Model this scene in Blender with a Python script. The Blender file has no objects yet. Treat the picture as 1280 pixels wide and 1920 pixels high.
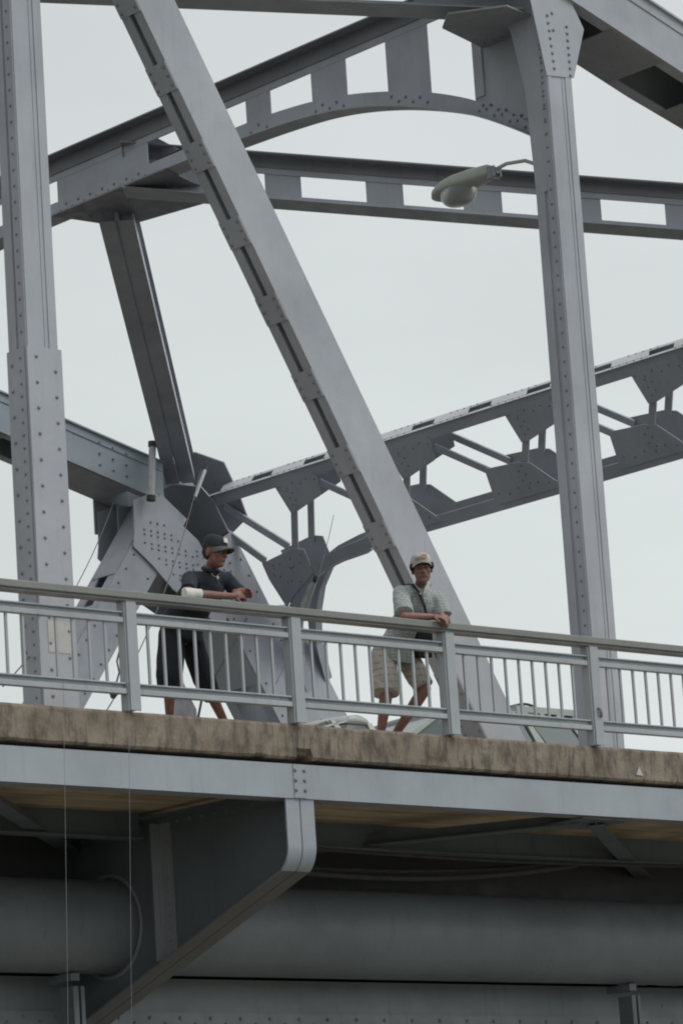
import bpy, math, random
from mathutils import Vector as V, Matrix, noise
random.seed(7)
S = bpy.context.scene
COL = S.collection
R = math.radians

# ------------------------------------------------------------------ helpers
class MB:
    """collects shapes in world coordinates, builds ONE mesh object"""
    def __init__(s): s.v = []; s.f = []; s.sm = []; s.mi = []
    def add(s, vs, fs, smooth=False, mi=0):
        o = len(s.v); s.v += [V(p) for p in vs]
        for f in fs: s.f.append([i + o for i in f]); s.sm.append(smooth); s.mi.append(mi)
        return s
    def prism(s, poly, vec):
        n = len(poly); vec = V(vec); a = [V(p) for p in poly]
        vs = a + [p + vec for p in a]
        fs = [list(range(n))[::-1], list(range(n, 2 * n))]
        fs += [[i, (i + 1) % n, n + (i + 1) % n, n + i] for i in range(n)]
        nn = V((0, 0, 0))
        for i in range(n): nn += a[i].cross(a[(i + 1) % n])
        if nn.dot(vec) < 0: fs = [f[::-1] for f in fs]
        return s.add(vs, fs)
    def box(s, x0, x1, y0, y1, z0, z1):
        return s.prism([(x0, y0, z0), (x1, y0, z0), (x1, y1, z0), (x0, y1, z0)], (0, 0, z1 - z0))
    def beam(s, A, B, prof, up=(0, 0, 1)):
        """prof: closed polygon (u sideways, v up) swept from A to B"""
        A = V(A); B = V(B); t = (B - A).normalized(); up = V(up)
        v = (up - t * up.dot(t)).normalized(); u = t.cross(v)
        return s.prism([A + u * p[0] + v * p[1] for p in prof], B - A)
    def bar(s, A, B, w, h, up=(0, 0, 1)):
        return s.beam(A, B, [(-w/2, -h/2), (w/2, -h/2), (w/2, h/2), (-w/2, h/2)], up)
    def tube(s, pts, r, n=8, closed=True):
        pts = [V(p) for p in pts]; rr = r if isinstance(r, (list, tuple)) else [r] * len(pts)
        vs = []; prev = None
        for i, p in enumerate(pts):
            t = (pts[min(i+1, len(pts)-1)] - pts[max(i-1, 0)]).normalized()
            if prev is None:
                a = V((0, 0, 1)) if abs(t.z) < .9 else V((1, 0, 0))
                u = t.cross(a).normalized()
            else: u = (prev - t * prev.dot(t)).normalized()
            prev = u; w = t.cross(u)
            for k in range(n):
                q = 2 * math.pi * k / n
                vs.append(p + (u * math.cos(q) + w * math.sin(q)) * rr[i])
        fs = [[i*n+k, i*n+(k+1) % n, (i+1)*n+(k+1) % n, (i+1)*n+k] for i in range(len(pts)-1) for k in range(n)]
        s.add(vs, fs, True)
        if closed:
            s.add(vs[:n], [list(range(n))[::-1]]); s.add(vs[-n:], [list(range(n))])
        return s
    def ell(s, c, rad, axes=None, nu=16, nv=10):
        c = V(c); ax = axes or (V((1, 0, 0)), V((0, 1, 0)), V((0, 0, 1)))
        vs = []; fs = []
        for j in range(1, nv):
            th = math.pi * j / nv
            for i in range(nu):
                ph = 2 * math.pi * i / nu
                vs.append(c + ax[0]*(rad[0]*math.sin(th)*math.cos(ph)) + ax[1]*(rad[1]*math.sin(th)*math.sin(ph)) + ax[2]*(rad[2]*math.cos(th)))
        for j in range(nv - 2):
            for i in range(nu):
                fs.append([j*nu+i, (j+1)*nu+i, (j+1)*nu+(i+1) % nu, j*nu+(i+1) % nu])
        t = len(vs); vs.append(c + ax[2]*rad[2]); vs.append(c - ax[2]*rad[2])
        for i in range(nu):
            fs.append([t, i, (i+1) % nu]); fs.append([t+1, (nv-2)*nu+(i+1) % nu, (nv-2)*nu+i])
        return s.add(vs, fs, True)
    def cap(s, a, b, ra, rb, n=14):
        """tapered limb with rounded ends"""
        a = V(a); b = V(b); t = (b - a).normalized(); pts = []; rs = []
        for k in range(4): q = k * math.pi / 8; pts.append(a - t * ra * math.cos(q)); rs.append(max(ra * math.sin(q), ra * .05))
        pts += [a, b]; rs += [ra, rb]
        for k in (1, 2, 3, 4): q = math.pi/2 - k * math.pi / 8; pts.append(b + t * rb * math.cos(q)); rs.append(max(rb * math.sin(q), rb * .05))
        return s.tube(pts, rs, n)
    def rivet(s, p, n, r=.02):
        p = V(p); n = V(n).normalized(); a = V((0, 0, 1)) if abs(n.z) < .9 else V((1, 0, 0))
        u = n.cross(a).normalized(); w = n.cross(u); vs = []; m = 8
        for rr, h in ((r, -.004), (r*.97, r*.25), (r*.6, r*.75)):
            for k in range(m):
                q = 2*math.pi*k/m; vs.append(p + (u*math.cos(q) + w*math.sin(q))*rr + n*h)
        vs.append(p + n*r*.9)
        fs = [[j*m+k, j*m+(k+1) % m, (j+1)*m+(k+1) % m, (j+1)*m+k] for j in (0, 1) for k in range(m)]
        fs += [[2*m+k, 2*m+(k+1) % m, 3*m] for k in range(m)]
        return s.add(vs, fs, True, 1)
    def rivrow(s, A, B, step, n, r=.02, stagger=0, dirn=None):
        A = V(A); B = V(B); L = (B - A).length; k = max(1, int(L / step))
        for i in range(k + 1):
            p = A + (B - A) * (i / k)
            if stagger and i % 2: p = p + V(dirn) * stagger
            s.rivet(p, n, r)
        return s
    def build(s, name, mat, parent=None, bevel=0):
        me = bpy.data.meshes.new(name); wl = V((0, 0, 0)); q = parent
        while q is not None: wl += q.location; q = q.parent
        me.from_pydata([p - wl for p in s.v], [], s.f); me.update()
        me.polygons.foreach_set('use_smooth', s.sm)
        o = bpy.data.objects.new(name, me); COL.objects.link(o)
        if mat: me.materials.append(mat)
        if 1 in s.mi:
            me.materials.append(RIVET); me.polygons.foreach_set('material_index', s.mi)
        if parent: o.parent = parent
        if bevel:
            b = o.modifiers.new('edge', 'BEVEL'); b.width = bevel; b.segments = 2; b.limit_method = 'ANGLE'; b.angle_limit = R(40)
        return o
    def build_at(s, name, mat, loc, bevel=0):
        """top-level single mesh with its origin at loc"""
        loc = V(loc); s.v = [p - loc for p in s.v]
        o = s.build(name, mat, None, bevel); o.location = loc
        return o

def tag(o, label=None, cat=None, group=None, kind=None):
    if label: o['label'] = label
    if cat: o['category'] = cat
    if group: o['group'] = group
    if kind: o['kind'] = kind
    return o
def empty(name, loc, label, cat, group=None):
    o = bpy.data.objects.new(name, None); COL.objects.link(o); o.location = loc
    o.empty_display_size = .2
    return tag(o, label, cat, group)
def structure(o): o['kind'] = 'structure'; return o

# ------------------------------------------------------------------ materials
def mat_new(name):
    m = bpy.data.materials.new(name); m.use_nodes = True
    return m, m.node_tree.nodes, m.node_tree.links, m.node_tree.nodes['Principled BSDF']
def ramp(N, L, src, stops):
    r = N.new('ShaderNodeValToRGB'); L.new(src, r.inputs[0])
    while len(r.color_ramp.elements) < len(stops): r.color_ramp.elements.new(.5)
    for e, (p, c) in zip(r.color_ramp.elements, stops):
        e.position = p; e.color = (c, c, c, 1) if isinstance(c, (int, float)) else (*c, 1)
    return r.outputs[0]
def nz(N, L, co, scale, detail=4, rough=.55, stretch=None):
    if stretch:
        mp = N.new('ShaderNodeMapping'); L.new(co, mp.inputs[0]); mp.inputs['Scale'].default_value = stretch; co = mp.outputs[0]
    t = N.new('ShaderNodeTexNoise'); t.inputs['Scale'].default_value = scale; t.inputs['Detail'].default_value = detail
    t.inputs['Roughness'].default_value = rough; L.new(co, t.inputs[0]); return t.outputs[0]
def mix(N, L, f, a, b, mode='MIX'):
    m = N.new('ShaderNodeMix'); m.data_type = 'RGBA'; m.blend_type = mode
    for sock, val in ((m.inputs[0], f), (m.inputs[6], a), (m.inputs[7], b)):
        if isinstance(val, (int, float)): sock.default_value = val
        elif isinstance(val, tuple): sock.default_value = (*val, 1)
        else: L.new(val, sock)
    return m.outputs[2]
def bump(N, L, B, h, strength, dist=.01):
    b = N.new('ShaderNodeBump'); b.inputs['Strength'].default_value = strength; b.inputs['Distance'].default_value = dist
    L.new(h, b.inputs['Height']); L.new(b.outputs[0], B.inputs['Normal'])
def paint(name, base, dirt=(.07, .06, .05), amt=.5, rust=.25, rough=.5, streak=True):
    m, N, L, B = mat_new(name)
    co = N.new('ShaderNodeTexCoord').outputs['Object']
    lo = tuple(c * .82 for c in base); hi = tuple(min(1, c * 1.1) for c in base)
    big = ramp(N, L, nz(N, L, co, .9, 5, .6), [(.3, lo), (.72, hi)])
    st = ramp(N, L, nz(N, L, co, 2.2, 5, .65, (6, 6, .5)), [(.56, 0.), (.8, 1.)])
    mu = N.new('ShaderNodeMath'); mu.operation = 'MULTIPLY'; L.new(st, mu.inputs[0]); mu.inputs[1].default_value = amt if streak else amt * .3
    c1 = mix(N, L, mu.outputs[0], big, dirt)
    sp = ramp(N, L, nz(N, L, co, 11, 6, .7), [(.63, 0.), (.72, 1.)])
    mu2 = N.new('ShaderNodeMath'); mu2.operation = 'MULTIPLY'; L.new(sp, mu2.inputs[0]); mu2.inputs[1].default_value = rust
    c2 = mix(N, L, mu2.outputs[0], c1, (.12, .06, .035))
    L.new(c2, B.inputs['Base Color'])
    rr = ramp(N, L, nz(N, L, co, 5, 3), [(.3, rough - .1), (.7, rough + .15)]); L.new(rr, B.inputs['Roughness'])
    bump(N, L, B, nz(N, L, co, 14, 4, .6), .25, .006)
    return m
def plain(name, col, rough=.6, var=.15, scale=9, bmp=.2, metal=0):
    m, N, L, B = mat_new(name); co = N.new('ShaderNodeTexCoord').outputs['Object']
    n = nz(N, L, co, scale, 4)
    L.new(ramp(N, L, n, [(.3, tuple(c*(1-var) for c in col)), (.7, tuple(min(1, c*(1+var)) for c in col))]), B.inputs['Base Color'])
    B.inputs['Roughness'].default_value = rough; B.inputs['Metallic'].default_value = metal
    if bmp: bump(N, L, B, nz(N, L, co, scale*3, 3), bmp, .004)
    return m

STEEL = paint('painted_steel', (.375, .40, .44), (.11, .105, .105), amt=.25, rust=.08)
STEEL_FAR = paint('painted_steel_far', (.39, .415, .46), amt=.3, rust=.2)
STEEL_DIRTY = paint('painted_steel_grimy', (.29, .30, .33), (.08, .065, .06), amt=.6, rust=.35)
STEEL_BLUE = paint('painted_steel_bluish', (.31, .36, .40), amt=.25, rust=.1)
FASCIA = paint('fascia_paint', (.335, .365, .40), (.12, .115, .11), amt=.25, rust=.06)
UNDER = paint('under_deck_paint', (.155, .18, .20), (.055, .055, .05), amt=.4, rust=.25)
RAILP = paint('railing_paint', (.37, .40, .42), (.13, .12, .10), amt=.4, rust=.12)
RAILTOP = paint('worn_top_rail', (.21, .215, .20), (.08, .06, .045), amt=.5, rust=.45)
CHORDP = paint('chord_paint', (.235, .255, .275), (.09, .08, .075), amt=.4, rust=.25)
PIPEM = paint('pipe_paint', (.20, .222, .238), (.10, .085, .075), amt=.4, rust=.3)
SHADE_PAINT = paint('shade_toned_paint', (.075, .075, .08), (.03, .027, .025), amt=.5, rust=.3)  # near-black base colour stands in for deep shade under the deck
RUSTY = paint('rust_stained_paint', (.20, .195, .20), (.12, .08, .07), amt=.6, rust=.3)
BLACKM = plain('soot_dark', (.012, .012, .016), .9)
RIVET = paint('shade_toned_rivets', (.21, .215, .24), (.05, .045, .04), amt=.3, rust=.5)  # shading of the heads put into a darker base colour, rust on top
DARK_STEEL = paint('dark_flange', (.20, .205, .225), (.04, .035, .03), amt=.5, rust=.3)  # darker steel tone for flange bands, strut gusset, rail stop and hook

def concrete(name):
    m, N, L, B = mat_new(name); co = N.new('ShaderNodeTexCoord').outputs['Object']
    b = ramp(N, L, nz(N, L, co, 2.4, 8, .7), [(.25, (.15, .125, .098)), (.5, (.245, .205, .16)), (.75, (.335, .29, .235))])
    s1 = ramp(N, L, nz(N, L, co, 4.2, 7, .7, (1.5, 1, .7)), [(.47, 0.), (.62, 1.)])
    m1 = N.new('ShaderNodeMath'); m1.operation = 'MULTIPLY'; m1.inputs[1].default_value = .72; L.new(s1, m1.inputs[0])
    c = mix(N, L, m1.outputs[0], b, (.065, .06, .05))
    s4 = ramp(N, L, nz(N, L, co, 7, 5, .6, (2.2, 1, .25)), [(.55, 0.), (.72, .75)])
    c = mix(N, L, s4, c, (.045, .042, .038))
    s2 = ramp(N, L, nz(N, L, co, 12, 6, .7), [(.62, 0.), (.72, .5)])
    c = mix(N, L, s2, c, (.38, .35, .29))
    s3 = ramp(N, L, nz(N, L, co, 2.6, 5, .6, (1, 1, 2.2)), [(.56, 0.), (.70, .5)])
    c = mix(N, L, s3, c, (.13, .075, .05))
    L.new(c, B.inputs['Base Color']); B.inputs['Roughness'].default_value = .95
    bump(N, L, B, nz(N, L, co, 22, 7, .7), .7, .012)
    return m
CONC = concrete('weathered_concrete')
def soffit_mat():
    m, N, L, B = mat_new('stained_soffit'); co = N.new('ShaderNodeTexCoord').outputs['Object']
    w = ramp(N, L, nz(N, L, co, 2.0, 5, .6, (.35, 3.5, 1)), [(.26, (.26, .19, .125)), (.5, (.56, .43, .29)), (.75, (.68, .56, .42))])
    d = ramp(N, L, nz(N, L, co, .8, 4, .6), [(.45, 0.), (.75, .7)])
    L.new(mix(N, L, d, w, (.06, .055, .05)), B.inputs['Base Color']); B.inputs['Roughness'].default_value = .95
    bump(N, L, B, nz(N, L, co, 6, 4, .6, (.3, 4, 1)), .5, .01)
    return m
SOFFIT = soffit_mat()

# ------------------------------------------------------------------ camera, sky, light
FW = V((.65589247, .72550376, .20844511)); RT = V((.74935181, -.65907583, -.06396031)); UP = V((-.09097769, -.19814981, .97594043))
cam = bpy.data.cameras.new('camera'); co_ = bpy.data.objects.new('camera', cam); COL.objects.link(co_)
CAM = V((-23.45658193, -26.71535195, -5.66380917))
mw = Matrix((RT, UP, -FW)).transposed().to_4x4(); mw.translation = CAM; co_.matrix_world = mw
cam.sensor_fit = 'VERTICAL'; cam.sensor_height = 24; cam.lens = 24 * 7510.67 / 1920
cam.clip_start = .5; cam.clip_end = 8000
S.camera = co_

SUN_EL, SUN_AZ = R(50), R(148)       # azimuth clockwise from +Y
w = bpy.data.worlds.new('World'); S.world = w; w.use_nodes = True
N = w.node_tree.nodes; L = w.node_tree.links; bg = N['Background']
sky = N.new('ShaderNodeTexSky'); sky.sky_type = 'NISHITA'; sky.sun_disc = False
sky.sun_elevation = SUN_EL; sky.sun_rotation = SUN_AZ; sky.dust_density = 4; sky.air_density = 1.2
hs = N.new('ShaderNodeHueSaturation'); hs.inputs['Saturation'].default_value = .15; L.new(sky.outputs[0], hs.inputs['Color'])
tc = N.new('ShaderNodeTexCoord'); sx = N.new('ShaderNodeSeparateXYZ'); L.new(tc.outputs['Generated'], sx.inputs[0])
# overcast cloud layer, brightest overhead, a pale band at the horizon
rz = N.new('ShaderNodeMapRange'); L.new(sx.outputs['Z'], rz.inputs[0]); rz.inputs[1].default_value = 0; rz.inputs[2].default_value = 1
cr = N.new('ShaderNodeValToRGB'); L.new(rz.outputs[0], cr.inputs[0])
el = cr.color_ramp.elements
st = [(0., (.75, .795, .79)), (.10, (.73, .775, .772)), (.21, (.665, .71, .712)), (.33, (.60, .638, .645)), (.6, (.72, .75, .77)), (1., (.95, .97, 1.))]
while len(el) < len(st): el.new(.5)
for e, (p, c) in zip(el, st): e.position = p; e.color = (*c, 1)
cn = N.new('ShaderNodeTexNoise'); cn.inputs['Scale'].default_value = 3.5; cn.inputs['Detail'].default_value = 5
mp = N.new('ShaderNodeMapping'); mp.inputs['Scale'].default_value = (1, 1, 3.5); L.new(tc.outputs['Generated'], mp.inputs[0]); L.new(mp.outputs[0], cn.inputs[0])
cm = N.new('ShaderNodeMapRange'); L.new(cn.outputs[0], cm.inputs[0]); cm.inputs[1].default_value = .3; cm.inputs[2].default_value = .7; cm.inputs[3].default_value = .92; cm.inputs[4].default_value = 1.07
dp = N.new('ShaderNodeVectorMath'); dp.operation = 'DOT_PRODUCT'; L.new(tc.outputs['Generated'], dp.inputs[0]); dp.inputs[1].default_value = (.75, -.66, 0)
gl = N.new('ShaderNodeMapRange'); L.new(dp.outputs['Value'], gl.inputs[0]); gl.inputs[1].default_value = -1; gl.inputs[2].default_value = 1; gl.inputs[3].default_value = .6; gl.inputs[4].default_value = 1.5
gm_ = N.new('ShaderNodeMath'); gm_.operation = 'MULTIPLY'; L.new(cm.outputs[0], gm_.inputs[0]); L.new(gl.outputs[0], gm_.inputs[1])
mm = N.new('ShaderNodeVectorMath'); mm.operation = 'SCALE'; L.new(cr.outputs[0], mm.inputs[0]); L.new(gm_.outputs[0], mm.inputs['Scale'])
m10 = N.new('ShaderNodeVectorMath'); m10.operation = 'SCALE'; L.new(mm.outputs[0], m10.inputs[0]); m10.inputs['Scale'].default_value = 10.0
mxw = N.new('ShaderNodeMix'); mxw.data_type = 'RGBA'; mxw.inputs[0].default_value = .94
L.new(hs.outputs[0], mxw.inputs[6]); L.new(m10.outputs[0], mxw.inputs[7]); L.new(mxw.outputs[2], bg.inputs[0])
bg.inputs[1].default_value = .1
sl = bpy.data.lights.new('sun', 'SUN'); sl.energy = .85; sl.angle = R(25); sl.color = (1, .97, .93)
so = bpy.data.objects.new('sun', sl); COL.objects.link(so)
sd = V((math.sin(SUN_AZ)*math.cos(SUN_EL), math.cos(SUN_AZ)*math.cos(SUN_EL), math.sin(SUN_EL)))
so.rotation_euler = sd.to_track_quat('Z', 'Y').to_euler(); so.location = (-20, -40, 40)
S.cycles.pixel_filter_type = 'BLACKMAN_HARRIS'; S.cycles.filter_width = 2.0
S.view_settings.view_transform = 'Standard'; S.view_settings.look = 'None'; S.view_settings.exposure = 0; S.view_settings.gamma = 1

# ------------------------------------------------------------------ river
m, N, L, B = mat_new('river_water'); co = N.new('ShaderNodeTexCoord').outputs['Object']
B.inputs['Base Color'].default_value = (.165, .16, .125, 1); B.inputs['Roughness'].default_value = .12
bump(N, L, B, nz(N, L, co, .8, 5, .6), .5, .12)
river = MB().prism([(-2500, -2500, -7.6), (2500, -2500, -7.6), (2500, 2500, -7.6), (-2500, 2500, -7.6)], (0, 0, -.5)).build('river', m)
structure(river)

# ------------------------------------------------------------------ deck: kerb, pavement, road
X0, X1 = -17.0, 46.0
def kerb_mesh():
    mb = MB(); n = 1890; vs = []; fs = []
    prof = [(.30, .0), (.02, .0), (.0, -.025), (-.002, -.12), (.0, -.22), (.003, -.30), (.024, -.322), (.3, -.325)]
    m = len(prof)
    for i in range(n + 1):
        x = X0 + (X1 - X0) * i / n
        chip = max(0, noise.noise(V((x*3.3, 3, 1))) - .35) * .05 + max(0, noise.noise(V((x*11, 7, 2))) - .25) * .03
        if abs(x - .07) < .09: chip = .05 + .02 * noise.noise(V((x*30, 0, 0)))
        for j, (y, z) in enumerate(prof):
            dz = .006 * noise.noise(V((x*3, j, 0))) ; dy = .006 * noise.noise(V((x*4, j*.7, 5)))
            if j in (5, 6): dz += chip; dy += chip * .8
            if j in (1, 2): dz -= max(0, noise.noise(V((x*5, 1, 9))) - .35) * .05
            vs.append((x, y + (dy if 0 < j < m-1 else 0), z + (dz if 0 < j < m-1 else 0)))
    for i in range(n):
        for j in range(m - 1):
            a = i*m+j; fs.append([a, a+1, a+1+m, a+m])
    mb.add(vs, fs, False)
    mb.add(vs[:m], [list(range(m))[::-1]]); mb.add(vs[-m:], [list(range(m))])
    a0 = [vs[0], vs[m-1], vs[n*m+m-1], vs[n*m]]; mb.add(a0, [[0, 3, 2, 1]])
    return mb
structure(kerb_mesh().build('kerb', CONC))
structure(MB().box(X0, X1, .302, 3.36, -.50, -.012).build('pavement', SOFFIT))
ROADM = plain('asphalt', (.055, .055, .055), .9, .2, 4)
structure(MB().box(X0, X1, 3.38, 18.8, -.42, -.05).build('road', ROADM))
# small white triangle painted on the kerb face
tri = [(4.29, -.0045, -.255), (4.39, -.0045, -.262), (4.34, -.0045, -.175)]
o = MB().prism(tri, (0, -.003, 0)).build_at('painted_mark', plain('white_paint', (.5, .48, .44), .9), (4.33, 0, -.26))
tag(o, 'small white triangle painted low on the concrete kerb', 'painted mark')

# ------------------------------------------------------------------ the bridge
BR = empty('steel_truss_bridge', (0, 3.6, 0), 'blue grey riveted steel through truss bridge with curved top chords', 'bridge')
def part(mb, name, mat=STEEL, label=None, parent=None, bevel=0):
    o = mb.build(name, mat, parent or BR, bevel)
    if label: o['label'] = label
    return o

# ---- columns: box of plates, the inner side has a riveted channel, cover plates at the foot
def column(xa, xb, ya, yb, z0, z1, foot, footx=.03):
    b = MB()
    b.box(xa, xb, ya, ya + .022, z0, z1)                       # front plate
    b.box(xa + .05, xb - .002, yb - .02, yb, z0, z1)           # rear plate
    b.box(xa + .02, xb - .02, ya + .022, yb - .02, z0, z1)     # closed core
    b.box(xa, xa + .02, ya + .022, ya + .135, z0, z1)          # angle leg at the front edge
    b.box(xa - .012, xa, ya + .002, ya + .03, z0, z1)
    b.box(xa, xa + .02, yb - .13, yb, z0, z1)                  # angle leg at the rear edge
    b.box(xb - .15, xb - .142, ya - .006, ya, z0, z1)          # narrow strip on the front
    b.box(xb - .10, xb, ya - .010, ya, foot, z1)               # angle over the front plate
    b.box(xa, xa + .045, ya - .008, ya, foot, z1)
    b.rivrow((xa, ya + .085, foot), (xa, ya + .085, z1 - .1), .165, (-1, 0, 0), .016)
    c = MB()
    c.box(xa - footx, xb + footx, ya - .028, ya - .011, z0, foot)     # cover plate at the foot
    c.box(xa - .02, xa, ya + .032, yb + .01, z0, foot)
    for i in range(int((foot - z0) / .26)):
        z = foot - .1 - i * .26
        if z < z0 + .1: break
        c.rivet((xa + .08, ya - .028, z), (0, -1, 0), .019); c.rivet((xb - .055, ya - .028, z - .13), (0, -1, 0), .019)
        c.rivet((xa - .02, yb - .07, z - .05), (-1, 0, 0), .02); 
        c.rivet((xa - .02, ya + .10, z), (-1, 0, 0), .016); c.rivet((xa - .02, ya + .10, z - .13), (-1, 0, 0), .016)
    return b, c
b, c = column(-.165, .20, 3.46, 3.765, -1.855, 11.2, 4.3)
o = part(b, 'column', STEEL); cp_ = part(c, 'cover_plate', STEEL, parent=o)
part(MB().box(-.11, .175, 3.4265, 3.4305, 1.25, 1.56), 'paint_patch', plain('cream_patch', (.43, .425, .41), .7, .12, 6), 'cream repainted patch low on the left column', parent=cp_)
b, c = column(7.365, 7.735, 3.46, 3.78, -1.855, 9.3, -.4)
o = part(b, 'column', STEEL); part(c, 'cover_plate', STEEL, parent=o)
g = MB().prism([(7.07, 3.446, 9.75), (7.75, 3.446, 9.45), (8.0, 3.446, 9.02), (7.775, 3.446, 8.40), (7.345, 3.446, 8.36)], (0, .012, 0))
for i in range(8):
    t = i / 7
    g.rivet((7.42 + .05*t, 3.446, 9.08 - .62*t), (0, -1, 0), .02); g.rivet((7.72 + .0*t, 3.446, 9.0 - .58*t), (0, -1, 0), .02)
    if i < 2: g.rivet((7.5, 3.446, 9.12 - .2*i), (0, -1, 0), .02)
part(g, 'gusset_plate', STEEL, parent=o)
# flared inner face of the right column where it meets the transverse strut
fl = [(3.60, 7.05), (3.775, 7.05), (3.83, 8.30), (3.98, 9.0), (4.12, 9.4), (4.30, 10.0), (3.50, 10.0)]
f = MB().prism([(7.363, y, z) for y, z in fl], (.012, 0, 0))
f.prism([(7.60, y, z) for y, z in fl], (.05, 0, 0))
for i in range(10): f.rivet((7.363, 3.545, 7.7 + i*.15), (-1, 0, 0), .017)
part(f, 'flared_plate', STEEL, parent=o)

# ---- near diagonal: two channels joined by batten plates
d = V((.494, 0, -.869)).normalized(); nu = V((-.869, 0, -.494)).normalized()     # nu: underside normal
P = V((1.95, 3.44, 8.26)) + nu * .245                                             # a point on the axis
top, bot = P - d * 2.6, P + d * 11.35
def diag(lo, hi, ya, yb, half, name, mat, nbat, s0, per, slot, solid_from):
    b = MB()
    for y in (ya, yb - .02):
        b.prism([lo + nu*half + V((0, y - lo.y, 0)), hi + nu*half + V((0, y - lo.y, 0)), hi - nu*half + V((0, y - lo.y, 0)), lo - nu*half + V((0, y - lo.y, 0))], (0, .02, 0))
    fl = .105
    for sgn in (1, -1):
        for y0 in (ya + .02, yb - .02 - fl):
            q = lo + nu*half*sgn
            b.prism([V((p.x, y0, p.z)) for p in (q, q + (hi-lo), q + (hi-lo) - nu*.02*sgn, q - nu*.02*sgn)], (0, fl, 0))
    L_ = (hi - lo).length
    s = s0
    while s < L_:
        e = min(s + per - slot, L_)
        if s > solid_from: e = L_
        q0 = lo + d*s + nu*half; q1 = lo + d*e + nu*half
        b.prism([V((p.x, ya + .004, p.z)) for p in (q0, q1, q1 + nu*.014, q0 + nu*.014)], (0, yb - ya - .008, 0))
        r0 = lo + d*s - nu*(half - .02); r1 = lo + d*e - nu*(half - .02)
        b.prism([V((p.x, ya + .03, p.z)) for p in (r0, r1, r1 + nu*.01, r0 + nu*.01)], (0, yb - ya - .06, 0))
        k = 3 if e - s < .6 else int((e - s) / .11)
        for y in (ya + .05, yb - .05):
            for i in range(k):
                q = q0 + (q1 - q0) * ((i + .5 + (.12 if y > ya + .1 else 0)) / (k + .1))
                b.rivet(V((q.x, y, q.z)) + nu*.014, nu, .019)
        s += per
        if e == L_: break
    return b
b = diag(top, bot, 3.44, 3.765, .245, 'diagonal', STEEL, 10, 1.62 + .62, .88, .57, 9.4)
o = part(b, 'diagonal', STEEL)
part(MB().prism([top + V((0, .16, 0)) + nu*.02, bot + V((0, .16, 0)) + nu*.02, bot + V((0, .16, 0)) - nu*.02, top + V((0, .16, 0)) - nu*.02], (0, .02, 0)), 'stay_plate', STEEL_DIRTY, parent=o)

# ---- top chords: boxes of two webs, top cover, battens beneath
def chord(pts, ya, yb, depth, mat, batt, name='top_chord', lip=.05):
    b = MB()
    for (xa, za), (xb, zb) in zip(pts, pts[1:]):
        # (x,z) is the bottom edge of the front web
        for y in (ya, yb - .03):
            b.prism([(xa, y, za), (xb, y, zb), (xb, y, zb + depth), (xa, y, za + depth)], (0, .03, 0))
        b.prism([(xa, ya - lip, za + depth), (xb, ya - lip, zb + depth), (xb, ya - lip, zb + depth + .025), (xa, ya - lip, za + depth + .025)], (0, yb - ya + 2*lip, 0))
        b.prism([(xa, ya - .014, za + depth - .13), (xb, ya - .014, zb + depth - .13), (xb, ya - .014, zb + depth), (xa, ya - .014, za + depth)], (0, .014, 0))
        b.prism([(xa, ya - .012, za), (xb, ya - .012, zb), (xb, ya - .012, zb + .10), (xa, ya - .012, za + .10)], (0, .012, 0))
        for y0, y1 in ((ya + .03, ya + .16), (yb - .16, yb - .03)):
            b.prism([(xa, y0, za), (xb, y0, zb), (xb, y0, zb + .02), (xa, y0, za + .02)], (0, y1 - y0, 0))
    return b
def zon(pts, x):
    for (xa, za), (xb, zb) in zip(pts, pts[1:]):
        if xa <= x <= xb: return za + (zb - za) * (x - xa) / (xb - xa)
    return pts[-1][1]
near = [(-8.0, 9.9), (-.5, 10.15), (5.2, 9.95), (7.5, 9.42), (9.6, 8.74), (12.4, 7.95), (15.2, 7.15)]
b = chord(near, 3.42, 4.36, .62, STEEL, None)
o = part(b, 'top_chord', STEEL)
b = MB()
for xa, xb in ((-6, -4), (-3, -1), (0.5, 2), (3, 4.5), (5.5, 7.1), (8.45, 9.25), (10.05, 10.9), (11.7, 12.5), (13.3, 14.2)):
    za, zb = zon(near, xa), zon(near, xb)
    b = MB().prism([(xa, 3.45, za - .014), (xb, 3.45, zb - .014), (xb, 3.45, zb - .002), (xa, 3.45, za - .002)], (0, .88, 0))
    part(b, 'batten_plate', STEEL_DIRTY, parent=o)
far = [(-1, 9.9), (7.7, 8.78), (11.16, 8.03), (12.4, 7.72), (14.2, 7.26)]
b = chord(far, 18.9, 19.8, .6, STEEL_BLUE, None)
for x in (13.0, 13.25, 13.5): b.rivrow((x, 18.886, zon(far, x) + .15), (x, 18.886, zon(far, x) + .5), .12, (0, -1, 0), .02)
o = part(b, 'top_chord', STEEL_BLUE)
b = MB()
for xa, xb in ((2, 3.8), (4.7, 6.5), (7.4, 9.2), (10, 11.3), (12.1, 13.6)):
    za, zb = zon(far, xa), zon(far, xb)
    b = MB().prism([(xa, 18.93, za - .014), (xb, 18.93, zb - .014), (xb, 18.93, zb - .002), (xa, 18.93, za - .002)], (0, .84, 0))
    part(b, 'batten_plate', STEEL_DIRTY, parent=o)

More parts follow.
